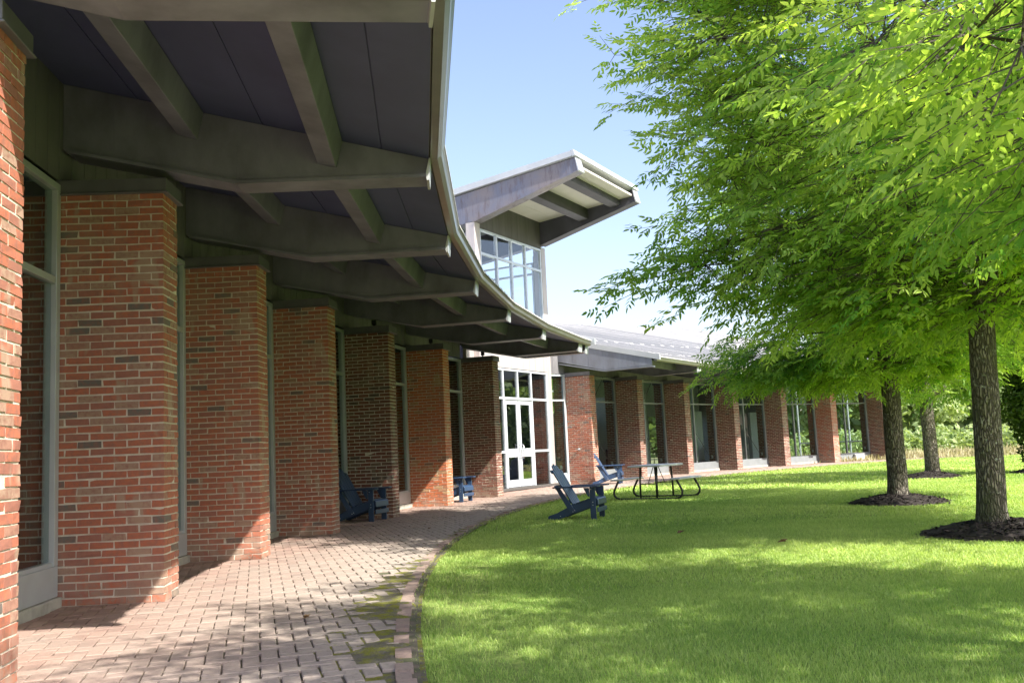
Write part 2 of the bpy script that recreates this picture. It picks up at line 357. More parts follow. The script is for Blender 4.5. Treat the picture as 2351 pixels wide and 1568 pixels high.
# --- roof: soffit, metal deck with standing seams, gutter, per wing
def roof_wing(angles, ends):
    """angles descending; ends: extra angles at which the roof stops"""
    V = [ends[0]] + sorted(angles, reverse=True) + [ends[1]]
    V = [v for i, v in enumerate(V)]
    so_ = MB(); de = MB(); gu = MB(); sm = MB()
    gprof = [(39.125, 3.765), (39.12, 3.745), (39.055, 3.74), (39.02, 3.775), (39.008, 3.82), (38.99, 3.845), (38.995, 3.854), (39.025, 3.85), (39.035, 3.79), (39.09, 3.785)]
    ft = [(39.13, 0), (39.55, 0), (40.6, 0), (41.7, 0), (42.45, 0)]
    for a, b in zip(V[:-1], V[1:]):
        if a - b < .05: continue
        for (r0, _), (r1, __) in zip(ft[:-1], ft[1:]):
            g = .006
            q = [P(r0 + g, a, soff(r0 + g)), P(r0 + g, b, soff(r0 + g)), P(r1 - g, b, soff(r1 - g)), P(r1 - g, a, soff(r1 - g))]
            so_.hexa(q + [v + Vector((0, 0, .02)) for v in q])
        q = [P(39.14, a, soff(39.14) + .012), P(39.14, b, soff(39.14) + .012), P(43.5, b, soff(43.5) + .012), P(43.5, a, soff(43.5) + .012)]
        so_.hexa(q + [v + Vector((0, 0, .02)) for v in q])
        q = [P(38.985, a, soff(38.985) + .15), P(38.985, b, soff(38.985) + .15), P(RRIDGE, b, soff(RRIDGE) + .14), P(RRIDGE, a, soff(RRIDGE) + .14)]
        de.hexa(q + [v + Vector((0, 0, .02)) for v in q])
        q = [P(RRIDGE, a, soff(RRIDGE) - .3), P(RRIDGE, b, soff(RRIDGE) - .3), P(RRIDGE + .1, b, soff(RRIDGE) - .3), P(RRIDGE + .1, a, soff(RRIDGE) - .3)]
        de.hexa(q + [v + Vector((0, 0, .48)) for v in q])
        # fascia board behind gutter
        q = [P(39.13, a, 3.755), P(39.13, b, 3.755), P(39.16, b, 3.76), P(39.16, a, 3.76)]
        de.hexa(q + [v + Vector((0, 0, .11)) for v in q], 1)
        gu.prism([P(r, a - .004, h) for r, h in gprof], [P(r, b + .004, h) for r, h in gprof])
        A0, B0 = P(38.93, a), P(38.93, b); L = (B0 - A0).length; n = max(1, round(L / .31)); mid = (a + b) / 2
        for i in range(n):
            t = (i + .5) / n; ang = a + (b - a) * t
            A1 = P(38.99, a).lerp(P(38.99, b), t); A2 = P(RRIDGE - .02, a).lerp(P(RRIDGE - .02, b), t); tt = et(mid) * .012
            jj = RNG.normal(0, .004)
            h1, h2 = soff(38.99) + .168, soff(RRIDGE) + .158
            bot = [A1 - tt, A1 + tt, A2 + tt, A2 - tt]
            q = [Vector((v.x, v.y, h)) for v, h in zip(bot, (h1, h1, h2, h2))]
            sm.hexa(q + [v + Vector((0, 0, .026 + jj)) for v in q])
            # snow guards: short plates across the pans
            for rr in (41.6 + .35 * (i % 2), 46.8 + .35 * (i % 2)):
                c0 = P(rr, a).lerp(P(rr, b), t); c1 = c0 + (B0 - A0).normalized() * .25
                m_ = Vector(((c0.x + c1.x) / 2, (c0.y + c1.y) / 2)); h = soff(rr) + .17
                k = u2(mid); k = Vector((k.x, k.y, 0)) * .02
                q = [c0, c1, c1 + k, c0 + k]; q = [Vector((v.x, v.y, h)) for v in q]
                sm.hexa(q + [v + Vector((0, 0, .03)) for v in q])
    s_ = lib('soffit', so_, SOFFIT); d_ = lib('roof', de, [ROOFM, ZINC_D]); lib('roof_seams', sm, SEAMM, d_); lib('gutter', gu, GUTM, smooth=False)
roof_wing([x - .08 for x in LEFT], (188.74, 158.75))
roof_wing([x - .08 for x in RIGHT], (150.33, 116.8))

# --- beams and purlins
prof = [(42.34, 3.925), (42.15, 3.885), (40.83, 3.595), (39.165, 3.61), (39.135, soff(39.135) - .004), (42.34, soff(42.34) - .004)]
def beam(ph, off=.06, th=.25, label=None, cladding=False):
    t = et(ph); a = t * off; b = t * (off + th); m = MB()
    pr_ = prof
    m.prism([P(r, ph, h) + a for r, h in pr_], [P(r, ph, h) + b for r, h in pr_])
    ea, eb = t * (off - .035), t * (off + th + .035)      # bottom flange
    fl = [(42.3, 3.918), (40.83, 3.592), (39.16, 3.607)]
    for (r0, h0), (r1, h1) in zip(fl[:-1], fl[1:]):
        q0 = [P(r0, ph, h0 - .032), P(r0, ph, h0 - .002), P(r1, ph, h1 - .002), P(r1, ph, h1 - .032)]
        m.prism([v + ea for v in q0], [v + eb for v in q0])
    for rs in (40.83, 41.9):                               # sheet seams on the faces
        hb = 3.61 if rs < 41 else 3.85
        for e_ in (a - t * .004, b + t * .004 - t * .004):
            q0 = [P(rs - .006, ph, hb), P(rs + .006, ph, hb), P(rs + .006, ph, soff(rs) - .02), P(rs - .006, ph, soff(rs) - .02)]
            m.prism([v + e_ for v in q0], [v + e_ + t * .004 for v in q0])
    o = lib('roof_beam', m, BEAM, label=label)
    c = MB(); q0 = [P(39.13, ph, 3.74), P(39.12, ph, 3.755), P(39.15, ph, 3.50), P(39.165, ph, 3.50)]
    q0 = [P(39.118, ph, 3.748), P(39.132, ph, 3.748), P(39.166, ph, 3.60), P(39.157, ph, 3.545), P(39.135, ph, 3.545)]
    c.prism([v + ea for v in q0], [v + eb for v in q0]); lib('end_cap', c, TRIM, o)
for ph in LEFT: beam(ph, off=-.20 if ph > 187 else .06)
for ph in RIGHT[1:]: beam(ph)
def purlin(pa, pb, rc, wd=.17, dp=.25):
    A = P(rc, pa) + et(pa) * .315; B = P(rc, pb) + et(pb) * .055
    e = u2((pa + pb) / 2); e = Vector((e.x, e.y, 0)); s = Vector((e.x, e.y, .242)).normalized(); n = Vector((-e.x * .242, -e.y * .242, 1)).normalized()
    h = soff(rc) - .006; A.z = B.z = h
    q = lambda X: [X - s * wd / 2, X + s * wd / 2, X + s * wd / 2 - n * dp, X - s * wd / 2 - n * dp]
    m = MB(); m.prism(q(A), q(B)); lib('purlin', m, BEAM, bevel=.004)
for grp in (LEFT, RIGHT):
    o_ = sorted(grp, reverse=True)
    for pa, pb in zip(o_[:-1], o_[1:]):
        purlin(pa, pb, 41.2); purlin(pa, pb, 39.98)
# gable ends
def gable(ph, side, name, mat, label, pt_ph=None):
    """closing face of a wing: siding panels that follow the beam's lower line and the roof's slope"""
    t = et(ph) * side; m = MB(); xs = [39.17]
    cuts = [39.17, 39.75, 40.3, 40.83, 41.35, 41.9, 42.45, 43.2, 44.2, 45.4, 46.8, 48.2, RRIDGE]
    def lo(r):
        if r < 40.83: return 3.60 + (40.83 - r) * .012
        return 3.60 + (r - 40.83) * .243
    for r0, r1 in zip(cuts[:-1], cuts[1:]):
        q0 = [P(r0 + .006, ph, lo(r0)), P(r1 - .006, ph, lo(r1)), P(r1 - .006, ph, soff(r1) + .13), P(r0 + .006, ph, soff(r0) + .13)]
        m.prism([v for v in q0], [v + t * .03 for v in q0])
    q0 = [P(39.17, ph, lo(39.17)), P(40.83, ph, lo(40.83)), P(RRIDGE, ph, lo(RRIDGE)), P(RRIDGE, ph, soff(RRIDGE) + .12), P(39.17, ph, soff(39.17) + .12)]
    m.prism([v + t * .006 for v in q0], [v + t * .024 for v in q0])
    q0 = [P(39.17, ph, 3.565), P(40.83, ph, 3.55), P(42.4, ph, 3.90), P(42.4, ph, 3.94), P(40.83, ph, 3.59), P(39.17, ph, 3.605)]
    m.prism([v - t * (.22 if not pt_ph else 0) for v in q0], [v + t * .045 for v in q0])
    o = lib('gable_panel', m, mat, label=label)
    g_ = pt_ph or ph; tr = MB(); q0 = [P(38.9, g_, soff(38.9) + .07), P(RRIDGE, g_, soff(RRIDGE) + .07), P(RRIDGE, g_, soff(RRIDGE) + .235), P(38.9, g_, soff(38.9) + .235)]
    tr.prism([v - t * .03 for v in q0], [v + t * .06 for v in q0]); lib('roof_trim', tr, TRIM, o)
gable(RIGHT[0] + .28, -1, 'gable_panel', ZINC_B, 'bluish zinc gable end with vertical joints')
gable(188.20, -1, 'gable_panel', ZINC_D, 'dark gable end above the nearest brick pier', 188.74)
m = MB(); q = [P(42.6, 187.9, 0), P(58.5, 187.9, 0)]; q2 = [v + et(187.9) * .3 for v in q]
m.hexa([q[0], q[1], q2[1], q2[0]] + [Vector((v.x, v.y, h)) for v, h in zip([q[0], q[1], q2[1], q2[0]], (4.45, 8.3, 8.3, 4.45))]); lib('end_wall', m, BRICKS[0])
gable(158.8, 1, 'gable_panel', ZINC_D, 'dark gable end over the last brick pier')
beam(158.95, 0, .2)

# --- entry tower
dR = Vector((math.cos(math.radians(61)), math.sin(math.radians(61)), 0)); OUT = Vector((dR.y, -dR.x, 0)); T0 = Vector((0, 29, 0))
def W(s, h, o=0): v = T0 + dR * s + OUT * o; return Vector((v.x, v.y, h))
def wbox(mb, s0, s1, h0, h1, o0, o1, mi=0):
    q = [W(s0, 0, o0), W(s1, 0, o0), W(s1, 0, o1), W(s0, 0, o1)]
    mb.hexa([Vector((v.x, v.y, h0)) for v in q] + [Vector((v.x, v.y, h1)) for v in q], mi)
DEP = 6.5
# front piers, spandrel and side walls
m = MB(); wbox(m, 2.23, 2.52, 0, 7.72, -.3, 0); lib('corner_pier', m, ZINC_W, bevel=.006, label='zinc corner pier right of the entry doors')
m = MB(); wbox(m, -1.93, -1.63, 0, 7.78, -.3, 0); lib('corner_pier', m, ZINC_W, bevel=.006, label='zinc corner pier left of the entry doors')
m = MB()
for i in range(10):
    s0 = -1.63 + i * .386; wbox(m, s0 + .004, s0 + .382, 3.62, 4.95, -.12, -.01)
wbox(m, -1.63, 2.23, 3.62, 4.95, -.11, -.018); lib('spandrel', m, ZINC_W)
m = MB()
for i in range(10):
    s0 = -1.63 + i * .386; wbox(m, s0 + .004, s0 + .382, 7.66, 8.62, -.12, -.01)
wbox(m, -1.63, 2.23, 7.66, 8.62, -.11, -.018); lib('siding', m, UPSIDE)
for s0, s1, lab, o_gl in ((-1.93, -1.83, 'stained zinc side wall of the tower', -1.0), (2.42, 2.52, None, -.42)):
    m = MB(); wbox(m, s0, s1, 0, 5.0, -DEP, -.302); wbox(m, s0, s1, 5.002, 7.5, o_gl, -.302); wbox(m, s0, s1, 5.002, 7.3, -DEP, -DEP + .3)
    for k in range(6):
        o0 = -.6 - k * 1.0; wbox(m, s0 - .004 if s0 < 0 else s1, s0 if s0 < 0 else s1 + .004, 3.4, 4.99, o0 - .01, o0)
    lib('side_wall', m, ZINC_S, label=lab)
    f = MB(); wbox(f, s0 + .01, s1 - .01, 5.002, 5.06, -DEP + .302, o_gl - .002); wbox(f, s0 + .01, s1 - .01, 6.88, 6.95, -DEP + .302, o_gl - .002); wbox(f, s0 + .01, s1 - .01, 7.24, 7.30, -DEP + .302, o_gl - .002)
    oo = [o_gl, -3.6, -DEP + .3]
    for o_ in oo[:-1]: wbox(f, s0 + .005, s1 - .005, 5.062, 7.24, o_ - .06, o_ - .003)
    fr = lib('side_window', f, ALU_L)
    for oa, ob in zip(oo[:-1], oo[1:]):
        for h0, h1 in ((5.065, 6.875), (6.955, 7.235)): g = MB(); wbox(g, (s0 + s1) / 2 - .005, (s0 + s1) / 2 + .005, h0, h1, ob + .002, oa - .065); lib('pane', g, GLASST, fr)
m = MB(); wbox(m, -1.83, 2.42, 4.96, 5.12, -DEP, -.13); lib('upper_floor', m, GREYW)
def glazed(s0, s1, cols, rows, o, name, fm, gm, label=None, w_=.035, skip=()):
    f = MB()
    wbox(f, s0, s1, rows[0], rows[0] + .06, o - .1, o); wbox(f, s0, s1, rows[-1] - .06, rows[-1], o - .1, o)
    cs = [s0] + list(cols) + [s1]; rr = list(rows)
    for i, s in enumerate(cs):
        a, b = (s, s + .06) if i == 0 else ((s - .06, s) if i == len(cs) - 1 else (s - w_, s + w_))
        wbox(f, a, b, rows[0] + .062, rows[-1] - .062, o - .1, o - .002)
    fr = None
    edges = [(s0 + .062 if i == 0 else cs[i] + w_ + .002, s1 - .062 if i == len(cs) - 2 else cs[i+1] - w_ - .002) for i in range(len(cs) - 1)]
    for i, (a, b) in enumerate(edges):
        for h in rr[1:-1]:
            if (i, h) not in skip: wbox(f, a, b, h - .035, h + .035, o - .095, o - .005)
    fr = lib(name, f, fm, bevel=.003, label=label)
    for i, (a, b) in enumerate(edges):
        hs = [h for h in rr if (i, h) not in skip or h in (rr[0], rr[-1])]
        for h0, h1 in zip(hs[:-1], hs[1:]):
            if ('door', i, h0) in skip: continue
            g = MB(); wbox(g, a, b, h0 + (.062 if h0 == rr[0] else .036), h1 - (.062 if h1 == rr[-1] else .036), o - .055, o - .045); lib('pane', g, gm, fr)
    return fr
glazed(-1.63, 2.23, (-.64, .27, 1.16), (4.96, 6.92, 7.65), -.01, 'tower_window', ALU_L, GLASST, 'tall eight pane window of the entry tower')
glazed(-1.83, 2.42, (-.7, .3, 1.3), (5.13, 6.9, 8.2), -DEP + .12, 'tower_window', ALU_L, GLASST, 'rear window of the entry tower')
glazed(-1.63, 2.23, (-.62, 1.14), (.02, 1.13, 2.72, 3.60), -.01, 'entry_screen', ALU_L, GLASSD, 'pale aluminium entrance screen with sidelights and transoms', skip=((1, 1.13), ('door', 1, .02)))
m = MB(); wbox(m, .235, .305, 2.757, 3.537, -.10, -.012); lib('transom_post', m, ALU_L)
for s0, s1, hs in ((-.575, .245, .19), (.275, 1.095, .33)):
    d = MB(); o0, o1 = -.085, -.03; st = .11
    wbox(d, s0, s1, .09, .30, o0, o1); wbox(d, s0, s1, 2.54, 2.675, o0, o1); wbox(d, s0, s0 + st, .302, 2.538, o0, o1); wbox(d, s1 - st, s1, .302, 2.538, o0, o1)
    wbox(d, s0 + st + .001, s1 - st - .001, .97, 1.22, o0 + .002, o1 - .002)
    do = lib('door', d, ALU_L, bevel=.004)
    for h0, h1 in ((.302, .968), (1.222, 2.538)):
        g = MB(); wbox(g, s0 + st + .002, s1 - st - .002, h0, h1, -.062, -.052); lib('pane', g, GLASSD, do)
    h = MB(); sc_ = hs
    h.tube([W(sc_, .93, -.03), W(sc_, .93, .05), W(sc_, 1.33, .05), W(sc_, 1.33, -.03)], .014, 8); lib('handle', h, STEEL, do, smooth=True)
m = MB(); wbox(m, -.615, 1.135, 2.682, 2.75, -.11, .0); wbox(m, -.615, -.58, .06, 2.68, -.1, -.004); wbox(m, 1.10, 1.135, .06, 2.68, -.1, -.004); wbox(m, -1.63, 2.23, -.01, .05, -.14, .1)
lib('door_frame', m, ALU_L)
# canopy roof
ce = [(-.0, 0)]
def cp(s, o, h): return W(s, h, o)
def slab(mb, s0, s1, pts, mi=0):
    mb.prism([W(s0, h, o) for o, h in pts], [W(s1, h, o) for o, h in pts], mi)
for s0, s1, lab in ((-1.93, -1.63, 'stained left edge beam of the tower roof'), (2.22, 2.52, 'dark right edge beam of the tower roof')):
    m = MB(); slab(m, s0, s1, [(-DEP, 7.31), (-3, 7.42), (-.3, 7.78), (.0, 7.80), (3.38, 8.70), (3.30, 9.06), (-DEP, 7.95)])
    slab(m, s0 - .03, s1 + .03, [(0, 7.775), (3.40, 8.675), (3.40, 8.70), (0, 7.80)])
    bm_ = lib('canopy_beam', m, ZINC_S if s0 < 0 else DARKBEAM, label=lab)
    c = MB(); slab(c, s0 - .035, s1 + .035, [(3.385, 8.66), (3.42, 8.68), (3.33, 9.05), (3.305, 9.05)]); lib('end_cap', c, TRIM, bm_)
for o, hb in ((2.72, 8.60), (1.62, 8.33)):
    m = MB(); dh = .118 * (o - 1.5); slab(m, -1.63, 2.22, [(o - .16, hb), (o + .14, hb + .035), (o + .12, 8.58 + .10 * o), (o - .17, 8.555 + .10 * o)]); lib('purlin', m, DARKBEAM, bevel=.005)
m = MB()
for a, b in ((0, .55), (.55, 1.15), (1.15, 1.75), (1.75, 2.35), (2.35, 2.95), (2.95, 3.27)):
    slab(m, -1.63, 2.22, [(a + .006, 8.54 + .10 * a), (b - .006, 8.54 + .10 * b), (b - .006, 8.57 + .10 * b), (a + .006, 8.57 + .10 * a)])
slab(m, -1.63, 2.22, [(0, 8.552), (3.27, 8.879), (3.27, 8.93), (0, 8.60)]); lib('canopy_soffit', m, WHITESOF)
m = MB(); slab(m, -1.95, 2.54, [(-DEP - .3, 7.98), (3.30, 9.08), (3.30, 9.14), (-DEP - .3, 8.06)]); slab(m, -2.03, 2.62, [(3.27, 9.07), (3.36, 9.10), (3.30, 9.27), (3.22, 9.26)])
slab(m, -2.03, -1.94, [(-DEP - .3, 7.96), (3.25, 9.085), (3.25, 9.25), (-DEP - .3, 8.16)]); slab(m, 2.53, 2.62, [(-DEP - .3, 7.96), (3.25, 9.085), (3.25, 9.25), (-DEP - .3, 8.16)])
slab(m, -1.93, 2.52, [(-DEP - .3, 8.065), (3.21, 9.16), (3.21, 9.22), (-DEP - .3, 8.12)])
lib('canopy_roof', m, TRIM)
# connecting walls either side of the tower
A, B = P(RW, 159.91) + et(159.91) * TH, W(-1.93, 0, -.2)
window(A, B, mulls=()); siding(A, B, 3.6, 4.6, mat=ZINC_W)
A, B = W(2.52, 0, -.15), P(RW, RIGHT[0]) - et(RIGHT[0]) * .01
window(A, B, mulls=()); siding(A, B, 3.6, 4.7)

# --- interior: floor, back wall with openings, ceiling line, partitions
ang = [187.5, 185, 175, 165, 158, 150, 145, 140, 135, 130, 125, 121, 117]
m = MB()
for a, b in zip(ang[:-1], ang[1:]):
    q = [P(RW + .1, a, .02), P(RW + .1, b, .02), P(49.5, b, .02), P(49.5, a, .02)]; m.hexa(q + [v + Vector((0, 0, .06)) for v in q])
lib('floor', m, CARPET)
m = MB()
BW_ = []
def wallseg(mb, r, a, b, h0, h1, th=.15): q = [P(r, a, h0), P(r, b, h0), P(r + th, b, h0), P(r + th, a, h0)]; mb.hexa(q + [Vector((v.x, v.y, h1)) for v in q])
for a, b in zip(ang[:-1], ang[1:]):
    h0 = 2.6 if (b >= 125 and a <= 130) else .08; h1 = 2.75 if (a, b) in ((150, 145), (140, 135)) else 6.1
    if b >= 158 or (a <= 150 and b >= 121): m = MB(); wallseg(m, 49.4, a, b, h0, h1); lib('back_wall', m, WHITE)
pass
m = MB()
for r0, a0, a1, h in ((45.2, 138.2, 136.9, 2.9), (45.0, 132.6, 131.6, 2.6), (45.6, 143.5, 141.3, 2.4), (44.8, 127.4, 126.6, 2.5), (46, 148, 146.7, 3.4)):
    wallseg(m, r0, a0, a1, .08, h, .12)
lib('partition', m, WHITE)
m = MB(); 
for a in (158.4, 117.2):
    q = [P(43.4, a, .08), P(49.4, a, .08), P(49.4, a, 6.0), P(43.4, a, 4.7)]; t = et(a) * .12
    if a > 150: m.prism(q, [v + t for v in q])
q = [P(44.6, 125.6, .08), P(49.4, 125.6, .08), P(49.4, 125.6, 6.0), P(44.6, 125.6, 5.0)]; t = et(125.6) * .12; lib('cross_wall', m, GREYW)
m = MB(); m.prism(q, [v + t for v in q]); lib('cross_wall', m, GREYW)
q = [P(45.4, 136.2, .08), P(49.4, 136.2, .08), P(49.4, 136.2, 3.4), P(45.4, 136.2, 3.4)]; t = et(136.2) * .12; m = MB(); m.prism(q, [v + t for v in q]); lib('cross_wall', m, WHITE)
m = MB()      # far end: glazed frame
for r in (43.6, 45.6, 47.6, 49.3):
    v = P(r, 117.2); m.tube([v, v + Vector((0, 0, 4.4))], .05, 6)
m.tube([P(43.6, 117.2, .9), P(49.3, 117.2, .9)], .04, 6); m.tube([P(43.6, 117.2, 3.4), P(49.3, 117.2, 3.4)], .05, 6); lib('end_glazing_frame', m, ALU)
# diagonal wind bracing rods just inside the glass
for pa, pb in zip(RIGHT[:-1], RIGHT[1:]):
    A = P(RW + .35, pa) + et(pa) * TH; B = P(RW + .35, pb)
    for h0, h1 in ((3.9, .5), (.5, 3.9)):
        m = MB(); m.tube([A + Vector((0, 0, h0)), B + Vector((0, 0, h1))], .011, 6); lib('brace_rod', m, STEEL)
# socket plates on the inner ends of the piers
for ph in RIGHT:
    v = P(42.6, ph); e = u2(ph); e = Vector((e.x, e.y, 0)); t = et(ph); m = MB()
    q = [v, v + e * .075, v + e * .075 - t * .012, v - t * .012]
    m.hexa([x + Vector((0, 0, .50)) for x in q] + [x + Vector((0, 0, .62)) for x in q]); lib('socket_plate', m, PLASTIC)

# flood lamps tucked above the copings and a small bracket
for ph in LEFT[:4]:
    if ph > 172: continue
    v = P(41.78, ph) + et(ph) * .16; e = u2(ph); e = Vector((e.x, e.y, 0)); t = et(ph); m = MB()
    q = [v - e * .045 - t * .03, v + e * .045 - t * .03, v + e * .045 + t * .03, v - e * .045 + t * .03]
    m.hexa([x + Vector((0, 0, 3.66)) for x in q] + [x * 1.0 + Vector((0, 0, 3.76)) for x in q]); m.tube([v + Vector((0, 0, 3.62)), v + Vector((0, 0, 3.67))], .02, 8); lib('flood_lamp', m, BLACK, bevel=.008)
v = P(41.95, RIGHT[0], 1.12); t = et(RIGHT[0]); m = MB(); m.tube([v, v - t * .05], .035, 10); m.tube([v - t * .05, v - t * .09], .02, 8); lib('wall_fitting', m, ALU)
#PART2
# ------------------------------------------------------------------ ground, path, lawn
LZ = -.05                                         # lawn surface level
def ring(name, r0, r1, a0, a1, z, mat, step=2., **k):
    m = MB(); n = int((a0 - a1) / step); an = [a0 + (a1 - a0) * i / n for i in range(n + 1)]
    for a, b in zip(an[:-1], an[1:]):
        m.add([P(r0, a, z), P(r0, b, z), P(r1, b, z), P(r1, a, z)], [(0, 1, 2, 3)])
    return link(name, m.mesh(name), mat, None, **k)
m = MB(); m.add([(-700, -700, -.12), (700, -700, -.12), (700, 700, -.12), (-700, 700, -.12)], [(0, 1, 2, 3)])
link('ground', m.mesh('ground'), MEADOW, kind='structure')
LAWN_END = lambda x: 43.6 + .03 * (x - 18)        # where mown grass gives way to meadow
m = MB(); nx = 40
an = [236 - i * 2 for i in range(66)]             # arc from behind the camera to beyond the last pier
arc = [P(39.36, a, LZ) for a in an if P(39.36, a).y < 44.5]
poly = [Vector((70, -30, LZ))] + [Vector((arc[0].x, -30, LZ))] + arc + [Vector((arc[-1].x + 1, 44.8, LZ)), Vector((70, 44.8, LZ))]
m.add(poly, [tuple(range(len(poly)))]); link('lawn', m.mesh('lawn'), LAWNM, kind='structure')
ring('path_bed', 39.33, 42.5, 222, 104, -.016, SAND, kind='structure')
ring('path_edge_soil', 39.30, 39.36, 222, 104, -.02, MOSS, kind='structure')
def herringbone():
    r = np.random.default_rng(5); W_ = .1025; out = []; CT, ST = math.cos(math.radians(15)), math.sin(math.radians(15))
    def addb(x0, y0, x1, y1):
        lx, ly = (x0 + x1) / 2, (y0 + y1) / 2; cx, cy = lx * CT - ly * ST, lx * ST + ly * CT
        rr = math.hypot(cx - CC.x, cy - CC.y)
        if not (39.47 < rr < 42.46): return
        ph = math.degrees(math.atan2(cy - CC.y, cx - CC.x)) % 360
        if not (106 < ph < 200): return
        d = rr - 39.36; near = 1 if ph > 181 else 0
        gapw = .5 if ph > 181 else (.22 if ph > 176 else .1)
        if d < gapw and r.random() < (.55 if near else .3) * (1 - d / gapw) ** .7: return
        out.append((x0, y0, x1, y1, d))
    for i in range(-60, 560):
        for j in range(-290, 130):
            X, Y = i + 2 * j, i - 2 * j
            for (a0, b0, a1, b1) in ((X, Y, X + 2, Y + 1), (X, Y + 1, X + 1, Y + 3)):
                x, y = (a0 + a1) / 2 * W_, (b0 + b1) / 2 * W_
                if -8 < x * CT - y * ST < 32 and -1 < x * ST + y * CT < 56: addb(a0 * W_, b0 * W_, a1 * W_, b1 * W_)
    B = np.array(out); n = len(B); d = B[:, 4]
    j = (.0045 + .007 * np.clip(1 - d / 1.6, 0, 1) ** 1.3 + r.random(n) * .003)[:, None]
    lx = (B[:, 2:3] - B[:, 0:1] > W_ * 1.5); jx = np.where(lx, j * .85, j * .5); jy = np.where(lx, j * .5, j * .85)
    x0, y0, x1, y1 = B[:, 0:1] + jx, B[:, 1:2] + jy, B[:, 2:3] - jx, B[:, 3:4] - jy
    rot = r.normal(0, .012, (n, 1)); cx, cy = (x0 + x1) / 2, (y0 + y1) / 2
    hx, hy = (x1 - x0) / 2, (y1 - y0) / 2; bv = .005
    def ringv(k, z): 
        X = np.hstack([-hx + k, hx - k, hx - k, -hx + k]); Y = np.hstack([-hy + k, -hy + k, hy - k, hy - k])
        return np.stack([cx + X * np.cos(rot) - Y * np.sin(rot), cy + X * np.sin(rot) + Y * np.cos(rot), z + 0 * X], -1)
    z = r.normal(0, .0018, (n, 1)) + r.normal(0, .001, (n, 4))
    V = np.concatenate([ringv(0, -.03 + 0 * z), ringv(0, z - .004), ringv(bv, z)], 1)
    F = np.array([(8,9,10,11)] + [(a, (a+1) % 4, (a+1) % 4 + 4, a + 4) for a in range(4)] + [(a + 4, (a+1) % 4 + 4, (a+1) % 4 + 8, a + 8) for a in range(4)])
    Fa = (np.arange(n)[:, None, None] * 12 + F[None]).reshape(-1, 4)
    worn = np.clip(1.25 - d / 1.9, 0, 1) * .8
    V = V.reshape(-1, 3); V = np.stack([V[:, 0] * CT - V[:, 1] * ST, V[:, 0] * ST + V[:, 1] * CT, V[:, 2]], -1)
    return np_mesh('brick_path', V, Fa, {'tint': np.repeat(r.random(n), 9), 'worn': np.repeat(worn, 9)})
link('brick_path', herringbone(), PAVER, kind='structure')
# edging course and the moss that has swallowed the joints beside it
m = MB(); r_ = random.Random(3); ph = 214.
tn = []
while ph > 106:
    da = math.degrees(.206 / 39.41)
    if not (ph > 185.5 and r_.random() < .3) :
        z = r_.gauss(.006, .004); a, b = ph - .012, ph - da + .012; w0, w1 = 39.372 + r_.gauss(0, .008), 39.462 + r_.gauss(0, .006)
        q = [P(w0, a, -.04), P(w0, b, -.04), P(w1, b, -.04), P(w1, a, -.04)]; m.hexa(q + [Vector((v.x, v.y, z + r_.gauss(0, .002))) for v in q]); tn += [r_.random()] * 6
    ph -= da
me = m.mesh('edging', bevel=0); at = me.attributes.new('tint', 'FLOAT', 'FACE'); at.data.foreach_set('value', tn); at = me.attributes.new('worn', 'FLOAT', 'FACE'); at.data.foreach_set('value', [.25] * len(tn))
link('path_edging', me, PAVER, kind='structure')
def moss():
    r = np.random.default_rng(8); V = []; F = []
    nphi, nr = 2600, 44
    ph = np.linspace(206, 160, nphi); t = np.linspace(0, 1, nr)
    wid = np.interp(ph, [160, 172, 178, 182, 186, 190, 206], [.13, .18, .28, .5, .75, .85, .85])
    wob = np.interp(np.linspace(0, 60, nphi), np.arange(61), r.random(61) * .4 + .75) * wid
    R = 39.34 + t[None] * wob[:, None]
    a = np.radians(ph)[:, None]; X = CC.x + R * np.cos(a); Y = CC.y + R * np.sin(a); Z = 0 * X
    for fq, am in ((2.3, .005), (5.1, .004), (11, .003), (23, .0025), (47, .0018)):
        for _ in range(3):
            q = r.uniform(0, 6.28); Z = Z + am * .7 * np.sin(fq * (X * math.cos(q) + Y * math.sin(q)) * r.uniform(.8, 1.3) + r.uniform(0, 6.28))
    Z = Z + np.interp(t, [0, .08, .22, .45, .75, 1], [-.035, -.016, -.004, -.005, -.010, -.022])[None] + r.normal(0, .0012, X.shape)
    V = np.stack([X, Y, Z], -1).reshape(-1, 3); i = np.arange((nphi - 1) * nr).reshape(nphi - 1, nr)[:, :-1].ravel()
    return np_mesh('moss', V, np.stack([i, i + 1, i + nr + 1, i + nr], -1), smooth=True)
link('moss', moss(), MOSS, kind='stuff', label='olive moss and dirt swallowing the path edge', cat='moss')

